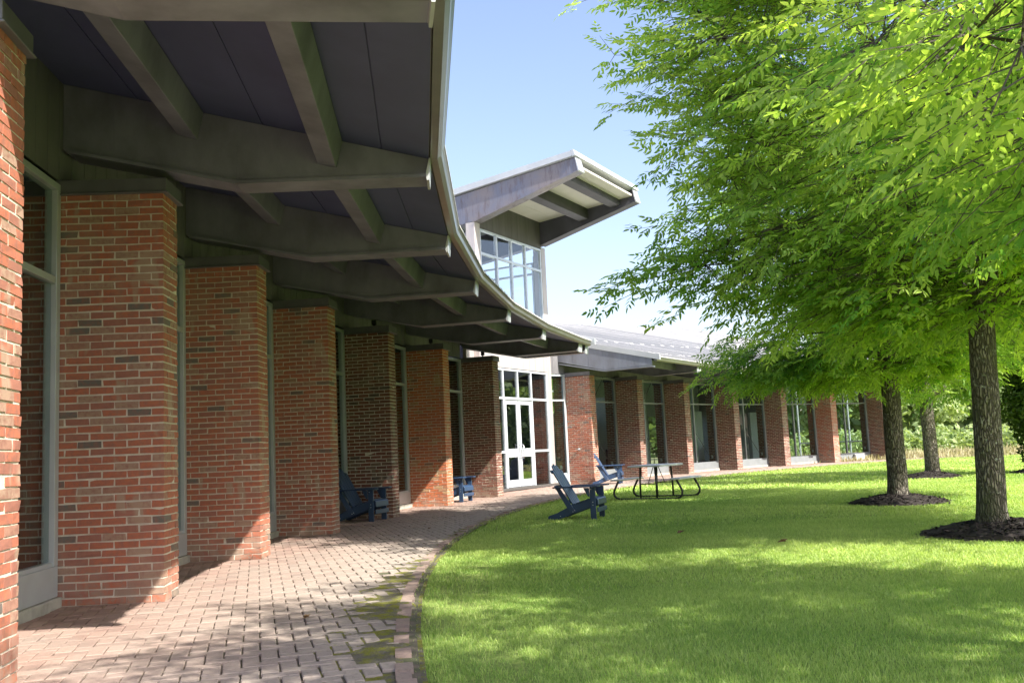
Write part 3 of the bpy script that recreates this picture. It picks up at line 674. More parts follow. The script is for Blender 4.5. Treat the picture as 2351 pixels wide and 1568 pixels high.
# grass blades
def grass():
    r = np.random.default_rng(12); allV = []; tints = []
    def patch(n, xr, yr, h, w_, keep=None):
        x = r.uniform(*xr, n); y = r.uniform(*yr, n)
        rr = np.hypot(x - CC.x, y - CC.y); ph = np.degrees(np.arctan2(y - CC.y, x - CC.x)) % 360; lim = 39.365 + np.interp(ph, [150, 172, 179, 185], [.10, .17, .14, .03]) * r.random(n) + .03 * np.sin(ph * 9); k = (rr < lim - np.abs(r.normal(0, .02, n))) & (x < 1.9 + y * .60) & (x > -.5 * y - 1)
        for (tx, ty, tr) in BEDS: k &= np.hypot(x - tx, y - ty) > tr * (1 + r.normal(0, .10, n))
        k &= ~((rr > 38.75) & (ph > 178) & (r.random(n) < .30 + .45 * (np.sin(x * 5 + y * 3.1) * np.sin(y * 4.3) > .1)))
        if keep is not None: k &= keep(x, y)
        x, y, rr = x[k], y[k], rr[k]; n = len(x)
        patchy = np.sin(x * 1.9 + 1.3 * np.sin(y * 1.1)) * np.sin(y * 1.4 + x * .6)
        H = h * r.uniform(.55, 1.25, n) * (1 + .15 * patchy); edge = rr > 38.9; H[edge] *= r.uniform(.5, 1.7, edge.sum())
        a = r.uniform(0, 2 * np.pi, n); lean = H * r.uniform(.1, .8, n); la = r.uniform(0, 2 * np.pi, n)
        wx, wy = np.cos(a) * w_ / 2, np.sin(a) * w_ / 2; z0 = LZ - .004
        b0 = np.stack([x - wx, y - wy, z0 + 0 * x], -1); b1 = np.stack([x + wx, y + wy, z0 + 0 * x], -1)
        mx, my = x + np.cos(la) * lean * .35, y + np.sin(la) * lean * .35
        m1 = np.stack([mx + wx * .8, my + wy * .8, z0 + H * .6], -1); m0 = np.stack([mx - wx * .8, my - wy * .8, z0 + H * .6], -1)
        tp = np.stack([x + np.cos(la) * lean, y + np.sin(la) * lean, z0 + H], -1); tp2 = tp + np.stack([wx * .15, wy * .15, 0 * x], -1)
        allV.append(np.stack([b0, b1, m1, m0], 1).reshape(-1, 3)); allV.append(np.stack([m0, m1, tp2, tp], 1).reshape(-1, 3))
        dry = np.sin(x * .9 + 2.1 * np.sin(y * .35 + 1)) * np.cos(y * .7 - x * .35) + .5 * np.sin(x * 3.1 + y * 2.3) * np.sin(y * 3.7 - x * 1.3)
        t = np.clip(r.beta(2, 2.4, n) + .14 * patchy + .20 * dry + (r.random(n) < .06) * .5 - (r.random(n) < .10) * .35, 0, 1); tints.append(t); tints.append(np.clip(t + .1, 0, 1))
    patch(310000, (-1.5, 6.8), (3.2, 8), .031, .0036)
    patch(250000, (-1.2, 10.2), (8, 14), .033, .0058)
    patch(150000, (-.8, 14), (14, 24), .038, .011)
    patch(110000, (1, 27), (24, 44.6), .055, .028)
    V = np.vstack(allV); F = np.arange(len(V)).reshape(-1, 4)
    return np_mesh('grass', V, F, {'tint': np.concatenate(tints)})
BEDS = [(5.42, 10.95, .86), (6.46, 16.65, .8), (10.85, 25.7, .78), (13.9, 25.6, .9)]
link('grass', grass(), GRASSM, kind='stuff', label='short mown lawn grass', cat='grass')

# meadow strip of dry tall grass behind the lawn
def meadow():
    r = np.random.default_rng(33); n = 26000
    x = r.uniform(8, 60, n); y = 44.7 + np.abs(r.normal(0, 1, n)) * 5 + .2 * r.random(n); k = (x < y * .62); x, y = x[k], y[k]; n = len(x)
    H = r.uniform(.3, 1.0, n) * np.interp(y, [44.7, 46, 60], [.25, .4, .6]); a = r.uniform(0, 6.28, n); w_ = r.uniform(.015, .05, n)
    wx, wy = np.cos(a) * w_, np.sin(a) * w_; lx, ly = r.normal(0, .14, n) * H, r.normal(0, .14, n) * H; z = -.12 + 0 * x
    V = np.stack([np.stack([x - wx, y - wy, z], -1), np.stack([x + wx, y + wy, z], -1), np.stack([x + lx + wx * .4, y + ly + wy * .4, z + H], -1), np.stack([x + lx - wx * .4, y + ly - wy * .4, z + H], -1)], 1).reshape(-1, 3)
    return np_mesh('meadow_grass', V, np.arange(len(V)).reshape(-1, 4), {'tint': r.random(n)})
link('meadow_grass', meadow(), REED, kind='stuff', label='tall dry meadow grass beyond the mown lawn', cat='meadow grass')

# ------------------------------------------------------------------ trees
def spray_template(r, leaf=.095, compounds=6, hexa=False):
    """a twig end with compound leaves; returns (leaflets, k, 3)"""
    out = []
    def leaflet(base, d, nrm, L):
        d = d / np.linalg.norm(d); s = np.cross(nrm, d); s /= np.linalg.norm(s) + 1e-9; n2 = np.cross(d, s); wd = L * r.uniform(.14, .20)
        if hexa: pts = [base, base + d * L * .28 + s * wd, base + d * L * .62 + s * wd * .8 - n2 * L * .05, base + d * L - n2 * L * .14, base + d * L * .62 - s * wd * .8 - n2 * L * .05, base + d * L * .28 - s * wd]
        else: pts = [base, base + d * L * .42 + s * wd, base + d * L - n2 * L * .1, base + d * L * .42 - s * wd]
        out.append(np.array(pts))
    ax = np.array([1., 0, 0])
    for c in range(compounds):
        t = c / max(1, compounds - 1); base = ax * .42 * t + r.normal(0, .02, 3)
        side = 1 if c % 2 else -1; an = side * np.radians(r.uniform(35, 75)) * (1 - .65 * t)
        rd = np.array([math.cos(an), math.sin(an), r.uniform(-.28, .25)]); rd /= np.linalg.norm(rd)
        up = np.array([0, 0, 1.]) + r.normal(0, .28, 3); Lr = leaf * 2.0
        for k in range(3):
            b = base + rd * Lr * (.3 + .25 * k)
            for s_ in (-1, 1):
                a2 = s_ * np.radians(r.uniform(38, 62)); q = np.array([rd[0] * math.cos(a2) - rd[1] * math.sin(a2), rd[0] * math.sin(a2) + rd[1] * math.cos(a2), rd[2] - r.uniform(-.05, .32)])
                leaflet(b, q, up + r.normal(0, .25, 3), leaf * r.uniform(.75, 1.1))
        leaflet(base + rd * Lr, rd + np.array([0, 0, -r.uniform(-.05, .3)]), up, leaf * r.uniform(.9, 1.2))
    return np.array(out)
def make_tree(seed, base, trunk_r, fork, cen, rad, nspray, label, leaf=.095, hexa=False, lower=.0, group='ash trees standing in a row on the lawn', lean=(0, 0), compounds=6, prune=None, flat_bottom=None, gaps=.22, name='ash_tree', extra=()):
    r = np.random.default_rng(seed); cen = np.array(cen, float); rad = np.array(rad, float)
    root = empty(name, (base[0], base[1], 0), label=label, cat='tree', group=group); B = np.array([base[0], base[1], 0.])
    # trunk
    top = np.array([base[0] + lean[0], base[1] + lean[1], fork]); ctop = np.array([cen[0] * .7 + top[0] * .3, cen[1] * .7 + top[1] * .3, cen[2] + rad[2] * .75])
    mb = MB(); pts = []; rr = []
    for t in np.linspace(0, 1, 9):
        z = fork * t - .08; pts.append(B + (top - B) * [t, t, 0] + [r.normal(0, .004), r.normal(0, .004), z]); rr.append(trunk_r * (1 + .34 * math.exp(-t * 16)) * (1 - .10 * t))
    for t in np.linspace(.12, 1, 9):
        pts.append(top * (1 - t) + ctop * t + [.18 * math.sin(t * 5 + seed), .15 * math.cos(t * 4 + seed) - .15, 0]); rr.append(trunk_r * .88 * (1 - t) ** .9 + .02)
    mb.tube(pts, rr, 20); leader = np.array(pts[8:])
    tr = link('trunk', mb.mesh('trunk', smooth=True), BARK, root)
    # limbs
    lim = []; lb = MB(); nl = 15
    for i in range(nl):
        s = leader[min(len(leader) - 1, int((i / nl) ** 1.2 * (len(leader) - 2)))]
        az = i * 2.4 + r.normal(0, .3); el = np.interp(i / nl, [0, .5, 1], [.0, .3, .9])
        tgt = cen + rad * np.array([math.cos(az) * math.cos(el), math.sin(az) * math.cos(el), math.sin(el) - .42 * (1 - i / nl)]) * .82
        p = []; n = 9
        for t in np.linspace(0, 1, n):
            q = s * (1 - t) + tgt * t; q = q + np.array([0, 0, .55 * math.sin(t * math.pi) * (.5 + .5 * i / nl)]) + r.normal(0, .05, 3) * (t > 0)
            p.append(q)
        r0 = trunk_r * np.interp(i / nl, [0, 1], [.36, .2]); lb.tube(p, [r0 * (1 - t) ** .8 + .008 for t in np.linspace(0, 1, n)], 8); lim.append(np.array(p))
    L = np.vstack([x[2:] for x in lim] + [leader[1:]])
    # clump centres then sprays
    ncl = max(30, nspray // 26); dirs = r.normal(0, 1, (ncl, 3)); dirs /= np.linalg.norm(dirs, axis=1)[:, None]
    cl = cen + dirs * rad * (r.uniform(.35, 1, (ncl, 1)) ** .55)
    if flat_bottom is not None: cl[:, 2] = np.maximum(cl[:, 2], flat_bottom + r.uniform(0, .8, ncl))
    for e in extra: cl = np.vstack([cl, np.array(e, float)[None]])
    ncl = len(cl)
    k = r.integers(0, ncl, nspray); wgt = r.random(ncl) > gaps * .6; k = np.where(wgt[k], k, r.integers(0, ncl, nspray))
    S = cl[k] + r.normal(0, 1, (nspray, 3)) * np.array([.42, .42, .26]) * (rad.mean() / 4)
    if prune is not None: S = S[prune(S)]
    ns = len(S)
    if flat_bottom is not None: S[:, 2] = np.maximum(S[:, 2], flat_bottom - .1 + r.uniform(0, .3, ns))
    # secondary branches to each clump
    for c in cl:
        d = L - c; d[:, 2] *= 1.3; j = np.argmin((d ** 2).sum(1) + (L[:, 2] > c[2] + .4) * 3); a = L[j]; dist = np.linalg.norm(c - a)
        if dist < .15: continue
        mid = a * .45 + c * .55 + [0, 0, .10 * dist]; mid += r.normal(0, .06, 3) * dist
        lb.tube([a, (a + mid) / 2 + r.normal(0, .03, 3) * dist, mid, c], [.024, .018, .013, .006], 5)
    tw = MB(); outv = S - cen; outv /= np.linalg.norm(outv, axis=1)[:, None] + 1e-9
    link('limbs', lb.mesh('limbs', smooth=True), BARK, root)
    T = [spray_template(r, leaf, compounds, hexa) for _ in range(10)]
    Vs = []; tt = []; kk = T[0].shape[1]
    yaw = np.arctan2(outv[:, 1], outv[:, 0]) + r.normal(0, .7, ns); pitch = np.clip(outv[:, 2] * .5, -.3, .6) - .06 + r.normal(0, .28, ns); roll = r.normal(0, .35, ns)
    cy, sy, cp_, sp = np.cos(yaw), np.sin(yaw), np.cos(pitch), np.sin(pitch); cr, sr = np.cos(roll), np.sin(roll)
    Rm = np.zeros((ns, 3, 3))
    Rm[:, 0, 0] = cy * cp_; Rm[:, 1, 0] = sy * cp_; Rm[:, 2, 0] = sp
    y0 = np.stack([-sy, cy, 0 * cy], -1); z0 = np.stack([-cy * sp, -sy * sp, cp_], -1)
    Rm[:, :, 1] = y0 * cr[:, None] + z0 * sr[:, None]; Rm[:, :, 2] = -y0 * sr[:, None] + z0 * cr[:, None]
    tid = r.integers(0, 10, ns); clt = r.random(ncl)
    yb = np.clip(r.normal(.44, .20, ns) + (clt[k][:ns] - .5) * .35, .02, 1) if prune is None else np.clip(r.normal(.45, .18, ns), .05, 1)
    for i in range(10):
        s = np.where(tid == i)[0]
        if not len(s): continue
        v = np.einsum('nij,lkj->nlki', Rm[s], T[i]) + S[s][:, None, None, :]
        Vs.append(v.reshape(-1, 3)); nl_ = T[i].shape[0]
        tt.append(np.clip(np.repeat(yb[s], nl_) + r.normal(0, .12, len(s) * nl_), 0, 1))
        # twig stems
    V = np.vstack(Vs); me = np_mesh('crown', V, np.arange(len(V)).reshape(-1, kk), {'tint': np.concatenate(tt)})
    link('crown', me, LEAF, root)
    # twigs: thin 3-sided sticks in one mesh
    A = S; E_ = S + Rm[:, :, 0] * .42; C0 = cl[k][:ns] if prune is None else A - Rm[:, :, 0] * .3
    def sticks(A, E_, r0):
        d = E_ - A; d /= np.linalg.norm(d, axis=1)[:, None] + 1e-9; x = np.cross(d, [0, 0, 1.]); x /= np.linalg.norm(x, axis=1)[:, None] + 1e-9; y = np.cross(d, x)
        vs_ = []
        for q in (A, E_):
            rr_ = r0 if q is A else r0 * .5
            for a in (0, 2.1, 4.2): vs_.append(q + (x * math.cos(a) + y * math.sin(a)) * rr_)
        V = np.stack(vs_, 1); n = len(A); F = np.array([(0, 1, 4, 3), (1, 2, 5, 4), (2, 0, 3, 5)])
        return V.reshape(-1, 3), (np.arange(n)[:, None, None] * 6 + F[None]).reshape(-1, 4)
    v1, f1 = sticks(A, E_, .0045); v2, f2 = sticks(C0, A, .0065)
    link('twigs', np_mesh('twigs', np.vstack([v1, v2]), np.vstack([f1, f2 + len(v1)])), TWIGM, root)
    return root
def bed(i, label):
    x, y, rd = BEDS[i]; r = np.random.default_rng(i + 50); nr, na = 16, 48; V = [(0, 0, .11)]; F4 = []; F3 = []
    for a in range(1, nr + 1):
        t = a / nr
        for b in range(na):
            an_ = 2 * math.pi * b / na; R = rd * t * (1 + (.07 * math.sin(an_ * 3 + i) + .04 * math.sin(an_ * 7)) * t)
            V.append((math.cos(an_) * R, math.sin(an_) * R, .12 * (1 - t ** 1.8) + LZ * t * .6 - .02 * (t > .97) + r.normal(0, .012)))
    mb = MB(); fs = [(0, 1 + b, 1 + (b + 1) % na) for b in range(na)]
    for a in range(nr - 1):
        for b in range(na): fs.append((1 + a * na + b, 1 + (a + 1) * na + b, 1 + (a + 1) * na + (b + 1) % na, 1 + a * na + (b + 1) % na))
    mb.add(V, fs)
    for _ in range(900):                                     # bark chips
        an_ = r.uniform(0, 6.28); t = math.sqrt(r.random()) * (1.04 if r.random() < .85 else r.uniform(1.0, 1.3)); R = rd * t; z = .12 * (1 - min(1, t) ** 1.8) + LZ * t * .6 + .008
        c = np.array([math.cos(an_) * R, math.sin(an_) * R, z]); d = r.normal(0, 1, 3) * [1, 1, .25]; d /= np.linalg.norm(d); s = np.cross(d, [0, 0, 1]); s /= np.linalg.norm(s); L_ = r.uniform(.015, .04); w_ = L_ * .35; up = np.array([0, 0, .006])
        mb.add([c - d * L_ - s * w_, c + d * L_ - s * w_, c + d * L_ + s * w_ + up, c - d * L_ + s * w_ + up], [(0, 1, 2, 3)])
    me = bpy.data.meshes.new('mulch'); me.from_pydata(mb.v, [], mb.f)
    o = link('mulch_bed', me, MULCH, None, label=label, cat='mulch bed', group='mulch beds round the trees'); o.location = (x, y, 0)
bed(0, 'broad dark mulch mound round the nearest tree trunk'); bed(1, 'dark mulch mound round the second tree trunk from the right')
bed(2, 'small dark mulch mound round the farthest slender trunk'); bed(3, 'dark mulch under the clipped evergreen')
make_tree(21, (5.27, 10.95), .155, 2.55, (6.2, 11.2, 6.2), (3.7, 3.9, 4.2), 6000, 'nearest ash tree with lichen-spotted trunk at the right of the lawn', leaf=.10, hexa=True, lean=(.10, 0), flat_bottom=2.4,
          extra=[(3.6, 11.0, 2.9), (4.0, 11.4, 2.7), (4.4, 10.6, 2.75), (4.8, 11.5, 2.6), (4.2, 12.0, 2.7), (5.6, 11.6, 2.6), (6.2, 11.0, 2.6), (2.3, 11.6, 3.4), (2.45, 11.8, 3.3), (2.6, 11.6, 3.5), (2.9, 11.8, 3.3), (3.2, 11.7, 3.2), (2.7, 11.3, 4.3), (2.3, 11.5, 5.9), (2.5, 11.4, 6.4), (2.2, 11.2, 6.9), (2.6, 11.2, 5.2), (2.9, 11.2, 4.7), (3.0, 11.0, 5.6), (2.8, 11.0, 6.6), (3.2, 11.2, 6.1), (2.5, 11.6, 7.4), (3.2, 11.0, 4.0), (3.4, 11.2, 3.6)])
make_tree(22, (6.46, 16.65), .166, 2.25, (7.8, 17.2, 5.4), (3.5, 3.5, 3.4), 3800, 'ash tree with leaning bare trunk standing behind the nearest one', leaf=.11, lean=(.02, 0), flat_bottom=2.15,
          extra=[(4.3, 17.6, 2.65), (4.6, 17.4, 2.5), (5.0, 17.3, 2.5), (5.4, 17.2, 2.4), (5.8, 17.2, 2.35), (4.9, 16.6, 2.35), (5.3, 16.3, 2.5), (5.8, 16.4, 2.3), (6.3, 16.2, 2.35), (6.9, 16.5, 2.3), (7.4, 16.9, 2.25), (6.0, 17.5, 2.3), (4.6, 16.9, 2.8)])
make_tree(23, (11.05, 26.0), .185, 2.1, (12.1, 26.4, 4.9), (3.6, 3.6, 3.0), 1900, 'farthest ash tree of the row with a small mulch ring', leaf=.135, compounds=5, flat_bottom=2.1)
make_tree(24, (6.4, 2.1), .18, 2.3, (5.3, 2.8, 5.1), (3.0, 3.2, 3.0), 2200, 'ash tree outside the right edge whose low leafy branches hang into view', leaf=.088, hexa=True, flat_bottom=2.0,
          extra=[(2.2, 5.2, 3.5), (2.4, 4.7, 3.1), (2.6, 5.6, 3.3), (2.9, 5.0, 2.7), (3.2, 5.8, 2.6), (3.0, 6.3, 3.4), (2.6, 6.4, 3.8), (2.2, 3.9, 2.7), (3.7, 6.6, 2.9)])

# clipped evergreen at the right edge
def foliage_blob(r, cen, rad, n, size, shape='ell'):
    d = r.normal(0, 1, (n, 3)); d /= np.linalg.norm(d, axis=1)[:, None]; q = r.uniform(.0, 1, (n, 1)) ** .35
    lump = 1 + .13 * np.sin(d[:, :1] * 5 + cen[0]) * np.cos(d[:, 1:2] * 6 + cen[1]) + .10 * np.sin(d[:, 2:] * 9 + cen[0] * 2)
    Pn = d * q * lump
    if shape == 'cone': Pn[:, :2] *= np.sqrt(np.clip(1.02 - (Pn[:, 2:] * .5 + .5), .02, 1)) * 1.15
    Pn = Pn * rad + cen
    a = r.normal(0, 1, (n, 3)); a /= np.linalg.norm(a, axis=1)[:, None]; b = np.cross(a, r.normal(0, 1, (n, 3))); b /= np.linalg.norm(b, axis=1)[:, None]; s = size * r.uniform(.5, 1.2, (n, 1))
    return np.stack([Pn - a * s, Pn - b * s * .5, Pn + a * s, Pn + b * s * .5], 1)
root = empty('clipped_evergreen', (14.15, 25.6, 0), label='dense dark green clipped evergreen cut off by the right edge', cat='evergreen')
r = np.random.default_rng(61); V = np.vstack([foliage_blob(r, np.array([14.15, 25.6, 2.1]), np.array([1.1, 1.1, 2.15]), 26000, .07).reshape(-1, 3)])
z = V[:, 2]; link('crown', np_mesh('crown', V, np.arange(len(V)).reshape(-1, 4), {'tint': np.clip(np.repeat(r.normal(.45, .25, len(V) // 4), 1), 0, 1)}), LEAF_CED, root)
m = MB(); m.tube([(14.15, 25.6, -.1), (14.15, 25.6, 1.2)], [.11, .08], 10); link('trunk', m.mesh('trunk', smooth=True), BARK, root)

# far trees beyond the meadow and the wood behind them
FARL = ['pale yellow-green bushy tree beyond the meadow left of the slender trunk', 'tall blue-green tree beyond the meadow seen between the two trunks']
def far_tree(x, y, h, w_, n, seed, label=None, birch=False, tint=.5, group='trees at the edge of the wood'):
    r = np.random.default_rng(seed); root = empty('far_tree', (x, y, 0), label=label, cat='tree', group=group)
    m = MB(); m.tube([(x, y, -.3), (x + r.normal(0, .1), y, h * .4), (x + r.normal(0, .3), y, h * .85)], [h * .014 + .03, h * .011 + .02, .03], 7); link('trunk', m.mesh('trunk', smooth=True), BIRCH if birch else BARK, root)
    V = []
    for i in range(9):
        zc = h * (.30 + .62 * i / 8); ww = w_ * math.sin(math.pi * min(.97, (.22 + .72 * (i / 8)))) * r.uniform(.65, 1.05); 
        V.append(foliage_blob(r, np.array([x + r.normal(0, w_ * .22), y + r.normal(0, w_ * .22), zc]), np.array([ww, ww, h * .13]), n // 9, .30).reshape(-1, 3))
    V = np.vstack(V); link('crown', np_mesh('crown', V, np.arange(len(V)).reshape(-1, 4), {'tint': np.clip(r.normal(tint, .2, len(V) // 4), 0, 1)}), LEAF_FAR, root)
spots = [(31, 74, 7.5, 2.6, 5200, .85, False, 'bushy pale yellow-green tree beyond the meadow left of the slender far trunk'),
         (34.5, 76, 9.5, 2.6, 4200, .3, False, 'darker green tree beyond the meadow directly behind the slender far trunk'),
         (38.2, 77, 10, 2.4, 4200, .38, True, 'white-trunked birch at the wood edge between the slender trunk and the nearest trunk'),
         (40.8, 79, 11, 2.6, 4200, .5, True, 'second white-trunked birch close to the left side of the nearest trunk'),
         (44, 80, 10, 3.0, 4200, .45, False, 'rounded green tree at the wood edge hidden mostly by the nearest trunk'),
         (27.5, 73, 8.5, 2.6, 4200, .5, False, 'green tree seen through the glass of the last library bay'),
         (24, 72, 9, 2.7, 4000, .6, False, 'tree behind the far end of the library'),
         (49, 80, 10, 3.0, 3200, .45, False, 'green tree at the wood edge right of the nearest trunk')]
for i, (x, y, h, w_, n, t, bi, lab) in enumerate(spots): far_tree(x, y, h, w_, n, 300 + i, lab, bi, t)
r = np.random.default_rng(90); Vs = []
for i in range(64):
    a = np.interp(i, [0, 63], [100, -45]); a = math.radians(a + r.normal(0, .7)); R = r.uniform(86, 100); x, y = R * math.cos(a), R * math.sin(a)
    if a > math.radians(78): R = 110; x, y = R * math.cos(a), R * math.sin(a)
    h = r.uniform(7.5, 11.5)
    for j in range(4): Vs.append(foliage_blob(r, np.array([x + r.normal(0, 1), y + r.normal(0, 1), h * (.15 + .22 * j)]), np.array([3.6, 3.2, h * .22]), 420, .55).reshape(-1, 3))
V = np.vstack(Vs); link('woodland', np_mesh('woodland', V, np.arange(len(V)).reshape(-1, 4), {'tint': np.clip(r.normal(.42, .2, len(V) // 4), 0, 1)}), LEAF_FAR, kind='stuff', label='far belt of mixed green woodland', cat='woodland')
Vs = []
for i in range(120):                                        # brambles and shrubs at the wood's foot
    x = r.uniform(20, 60); y = r.uniform(66, 72); Vs.append(foliage_blob(r, np.array([x, y, .5]), np.array([1.3, 1, r.uniform(.6, 1.5)]), 160, .22).reshape(-1, 3))
V = np.vstack(Vs); link('undergrowth', np_mesh('undergrowth', V, np.arange(len(V)).reshape(-1, 4), {'tint': np.clip(r.normal(.6, .25, len(V) // 4), 0, 1)}), LEAF_FAR, kind='stuff', label='low shrubs at the foot of the wood', cat='undergrowth')

# ------------------------------------------------------------------ chairs
def plank(pts, y0, y1):         # outline in x,z extruded along y
    m = MB(); m.prism([(x, y0, z) for x, z in pts], [(x, y1, z) for x, z in pts]); return m
def part(name, mb, mat, parent, bevel=.004, smooth=False, **k): return link(name, mb.mesh(name, smooth, bevel), mat, parent, world=False, **k)
def adirondack(label):
    t = empty('lawn_chair', label=label, cat='chair', group='navy slatted lawn chairs')
    Wd = .27
    rail = [(.33, .37), (.33, .25), (.24, .215), (-.16, .085), (-.40, .0), (-.54, .0), (-.565, .03), (-.55, .075), (-.40, .12), (-.20, .215), (.02, .285), (.22, .345), (.29, .37)]
    for s in (-1, 1): part('side_rail', plank(rail, s * Wd - .014, s * Wd + .014), NAVY, t)
    for s in (-1, 1):
        m = MB(); m.box((.225, s * (Wd + .032) - .015, 0), (.325, s * (Wd + .032) + .015, .555)); part('front_leg', m, NAVY, t)
    for s in (-1, 1):           # rear upright, parallel to the back
        part('rear_upright', plank([(-.13, .10), (-.04, .14), (-.34, .60), (-.42, .60)], s * (Wd + .030) - .012, s * (Wd + .030) + .012), NAVY, t)
    for s in (-1, 1):
        m = MB(); c = s * (Wd + .05); o = [(.40, -.07), (.42, -.02), (.42, .03), (.38, .07), (.1, .075), (-.25, .05), (-.44, .02), (-.44, -.05), (.1, -.07)]
        zt = lambda x: .560 + (.4 - x) * -.008
        m.prism([(x, c + y * s, zt(x)) for x, y in o], [(x, c + y * s, zt(x) + .026) for x, y in o]); part('armrest', m, NAVY, t)
    for s in (-1, 1): part('arm_bracket', plank([(.225, .55), (.225, .40), (.20, .40), (.12, .55)], s * (Wd + .063) - .012, s * (Wd + .063) + .012), NAVY, t)
    m = MB(); m.box((-.40, -.30, .535), (-.375, .30, .60)); part('back_rail', m, NAVY, t)
    m = MB(); m.box((.345, -.31, .13), (.368, .31, .205)); part('front_stretcher', m, NAVY, t)
    sp = [(.02, .285), (-.06, .255), (.10, .31), (.18, .335)]
    xs = [-.13, -.045, .04, .125, .21]
    for x0 in xs:
        zf = lambda x: np.interp(x, [-.20, .02, .22, .29], [.215, .285, .345, .37]) + .002
        m = MB(); a, b = x0 + .003, x0 + .078; m.prism([(a, -.29, zf(a)), (b, -.29, zf(b)), (b, -.29, zf(b) + .022), (a, -.29, zf(a) + .022)], [(a, .29, zf(a)), (b, .29, zf(b)), (b, .29, zf(b) + .022), (a, .29, zf(a) + .022)]); part('seat_slat', m, NAVY, t)
    part('front_seat_slat', plank([(.29, .375), (.345, .37), (.365, .35), (.372, .255), (.350, .25), (.345, .335), (.33, .348), (.29, .352)], -.30, .30), NAVY, t)
    d = Vector((-.44, 0, .78)).normalized(); nrm = Vector((d.z, 0, -d.x))
    for i, y in enumerate((-2, -1, 0, 1, 2)):
        L = .90 - .035 * y * y * .9; w0, w1 = .048, .058; base = Vector((-.06, 0, .20)); yc0, yc1 = y * .100, y * .121
        w0 *= .93; w1 *= .92
        o = [(0, -w0), (L * .9, -w1)] + [(L * (.9 + .1 * math.sin(q)), -w1 * math.cos(q) if abs(y) < 3 else 0) for q in (.5, 1.0, 1.57, 2.1, 2.6)] + [(L * .9, w1), (0, w0)]
        def pp(l, w_, k): v = base + d * l + nrm * (k - .02); return (v.x, (yc0 + (yc1 - yc0) * l / L) + w_, v.z)
        m = MB(); m.prism([pp(l, w_, 0) for l, w_ in o], [pp(l, w_, .02) for l, w_ in o]); part('back_slat', m, NAVY, t)
    for l, hw in ((.12, .24), (.72, .29)):
        v = base + d * l - nrm * .045; m = MB(); q = [v, v + d * .07, v + d * .07 + nrm * .022, v + nrm * .022]; m.prism([(a.x, -hw, a.z) for a in q], [(a.x, hw, a.z) for a in q]); part('back_brace', m, NAVY, t)
    for s in (-1, 1):
        yo = s * (Wd + .048)
        for x, z in ((.275, .30), (.275, .25), (.25, .52), (-.09, .145), (-.06, .165), (-.36, .56)):
            m = MB(); m.tube([(x, yo - s * .004, z), (x, yo + s * .003, z)], .008, 8); part('bolt', m, BOLT, t, bevel=0)
        m = MB(); m.tube([(-.33, s * Wd + s * .013, .07), (-.33, s * Wd + s * .019, .07)], .008, 8); part('bolt', m, BOLT, t, bevel=0)
    return t
def copy_tree(o, parent=None):
    c = o.copy(); COL.objects.link(c); c.parent = parent
    for ch in o.children: copy_tree(ch, c)
    return c
ch0 = adirondack('navy slatted chair standing alone on the lawn grass')
def place(o, x, y, z, deg, label, s=1.): o.location = (x, y, z); o.rotation_euler = (0, 0, math.radians(deg)); o.scale = (s, s, s); o['label'] = label
copies = [copy_tree(ch0) for _ in range(3)]
place(ch0, 1.06, 16.45, LZ, -19, 'navy slatted chair standing alone on the sunlit lawn beside the path', .95)
place(copies[0], 2.92, 30.6, 0, -12, 'sunlit blue slatted chair by the brick pier right of the entrance')
place(copies[1], -2.83, 17.72, 0, -14, 'shaded navy slatted chair under the eaves, nearest to the viewer')
place(copies[2], -1.53, 23.35, 0, -18, 'half hidden navy slatted chair between brick piers just left of the entrance')

# ------------------------------------------------------------------ folding picnic table
pt_ = empty('picnic_table', (3.08, 21.75, LZ), math.radians(60), label='grey folding picnic table with two attached benches on dark bent tube legs', cat='picnic table')
def rrect(x0, x1, y0, y1, r0, n=4):
    o = []
    for cx, cy, a0 in ((x1 - r0, y1 - r0, 0), (x0 + r0, y1 - r0, 90), (x0 + r0, y0 + r0, 180), (x1 - r0, y0 + r0, 270)):
        for i in range(n + 1): a = math.radians(a0 + 90 * i / n); o.append((cx + r0 * math.cos(a), cy + r0 * math.sin(a)))
    return o
o = rrect(-.70, .70, -.40, .40, .06); m = MB(); m.prism([(x, y, .71) for x, y in o], [(x, y, .75) for x, y in o]); part('tabletop', m, TABLEM, pt_)
for s in (-1, 1):
    o = rrect(-.68, .68, s * .70 - .13, s * .70 + .13, .04); m = MB(); m.prism([(x, y, .425) for x, y in o], [(x, y, .458) for x, y in o]); part('bench', m, TABLEM, pt_)
for sx in (-1, 1):
    for sy in (-1, 1):
        x = sx * .46; m = MB(); m.tube([(x + sx * .02, sy * .17, .71), (x + sx * .03, sy * .19, .35), (x + sx * .03, sy * .19, .0)], .023, 8); part('leg', m, BLACK, pt_, bevel=0, smooth=True)
    m = MB(); m.tube([(sx * .14, 0, .71), (sx * .47, 0, .36)], .010, 6); part('leg_brace', m, BLACK, pt_, bevel=0)
    m = MB(); m.tube([(sx * .48, -.18, .34), (sx * .48, .18, .34)], .012, 6); part('leg_rail', m, BLACK, pt_, bevel=0)
    x = sx * .55
    half = [(.68, .425), (.70, .38), (.76, .27), (.80, .18), (.79, .10), (.74, .045), (.66, .02), (.5, .018)]
    m = MB(); m.tube([(x, -y, z) for y, z in half] + [(x, y, z) for y, z in half[::-1]], .025, 8); part('bench_frame', m, BLACK, pt_, bevel=0, smooth=True)

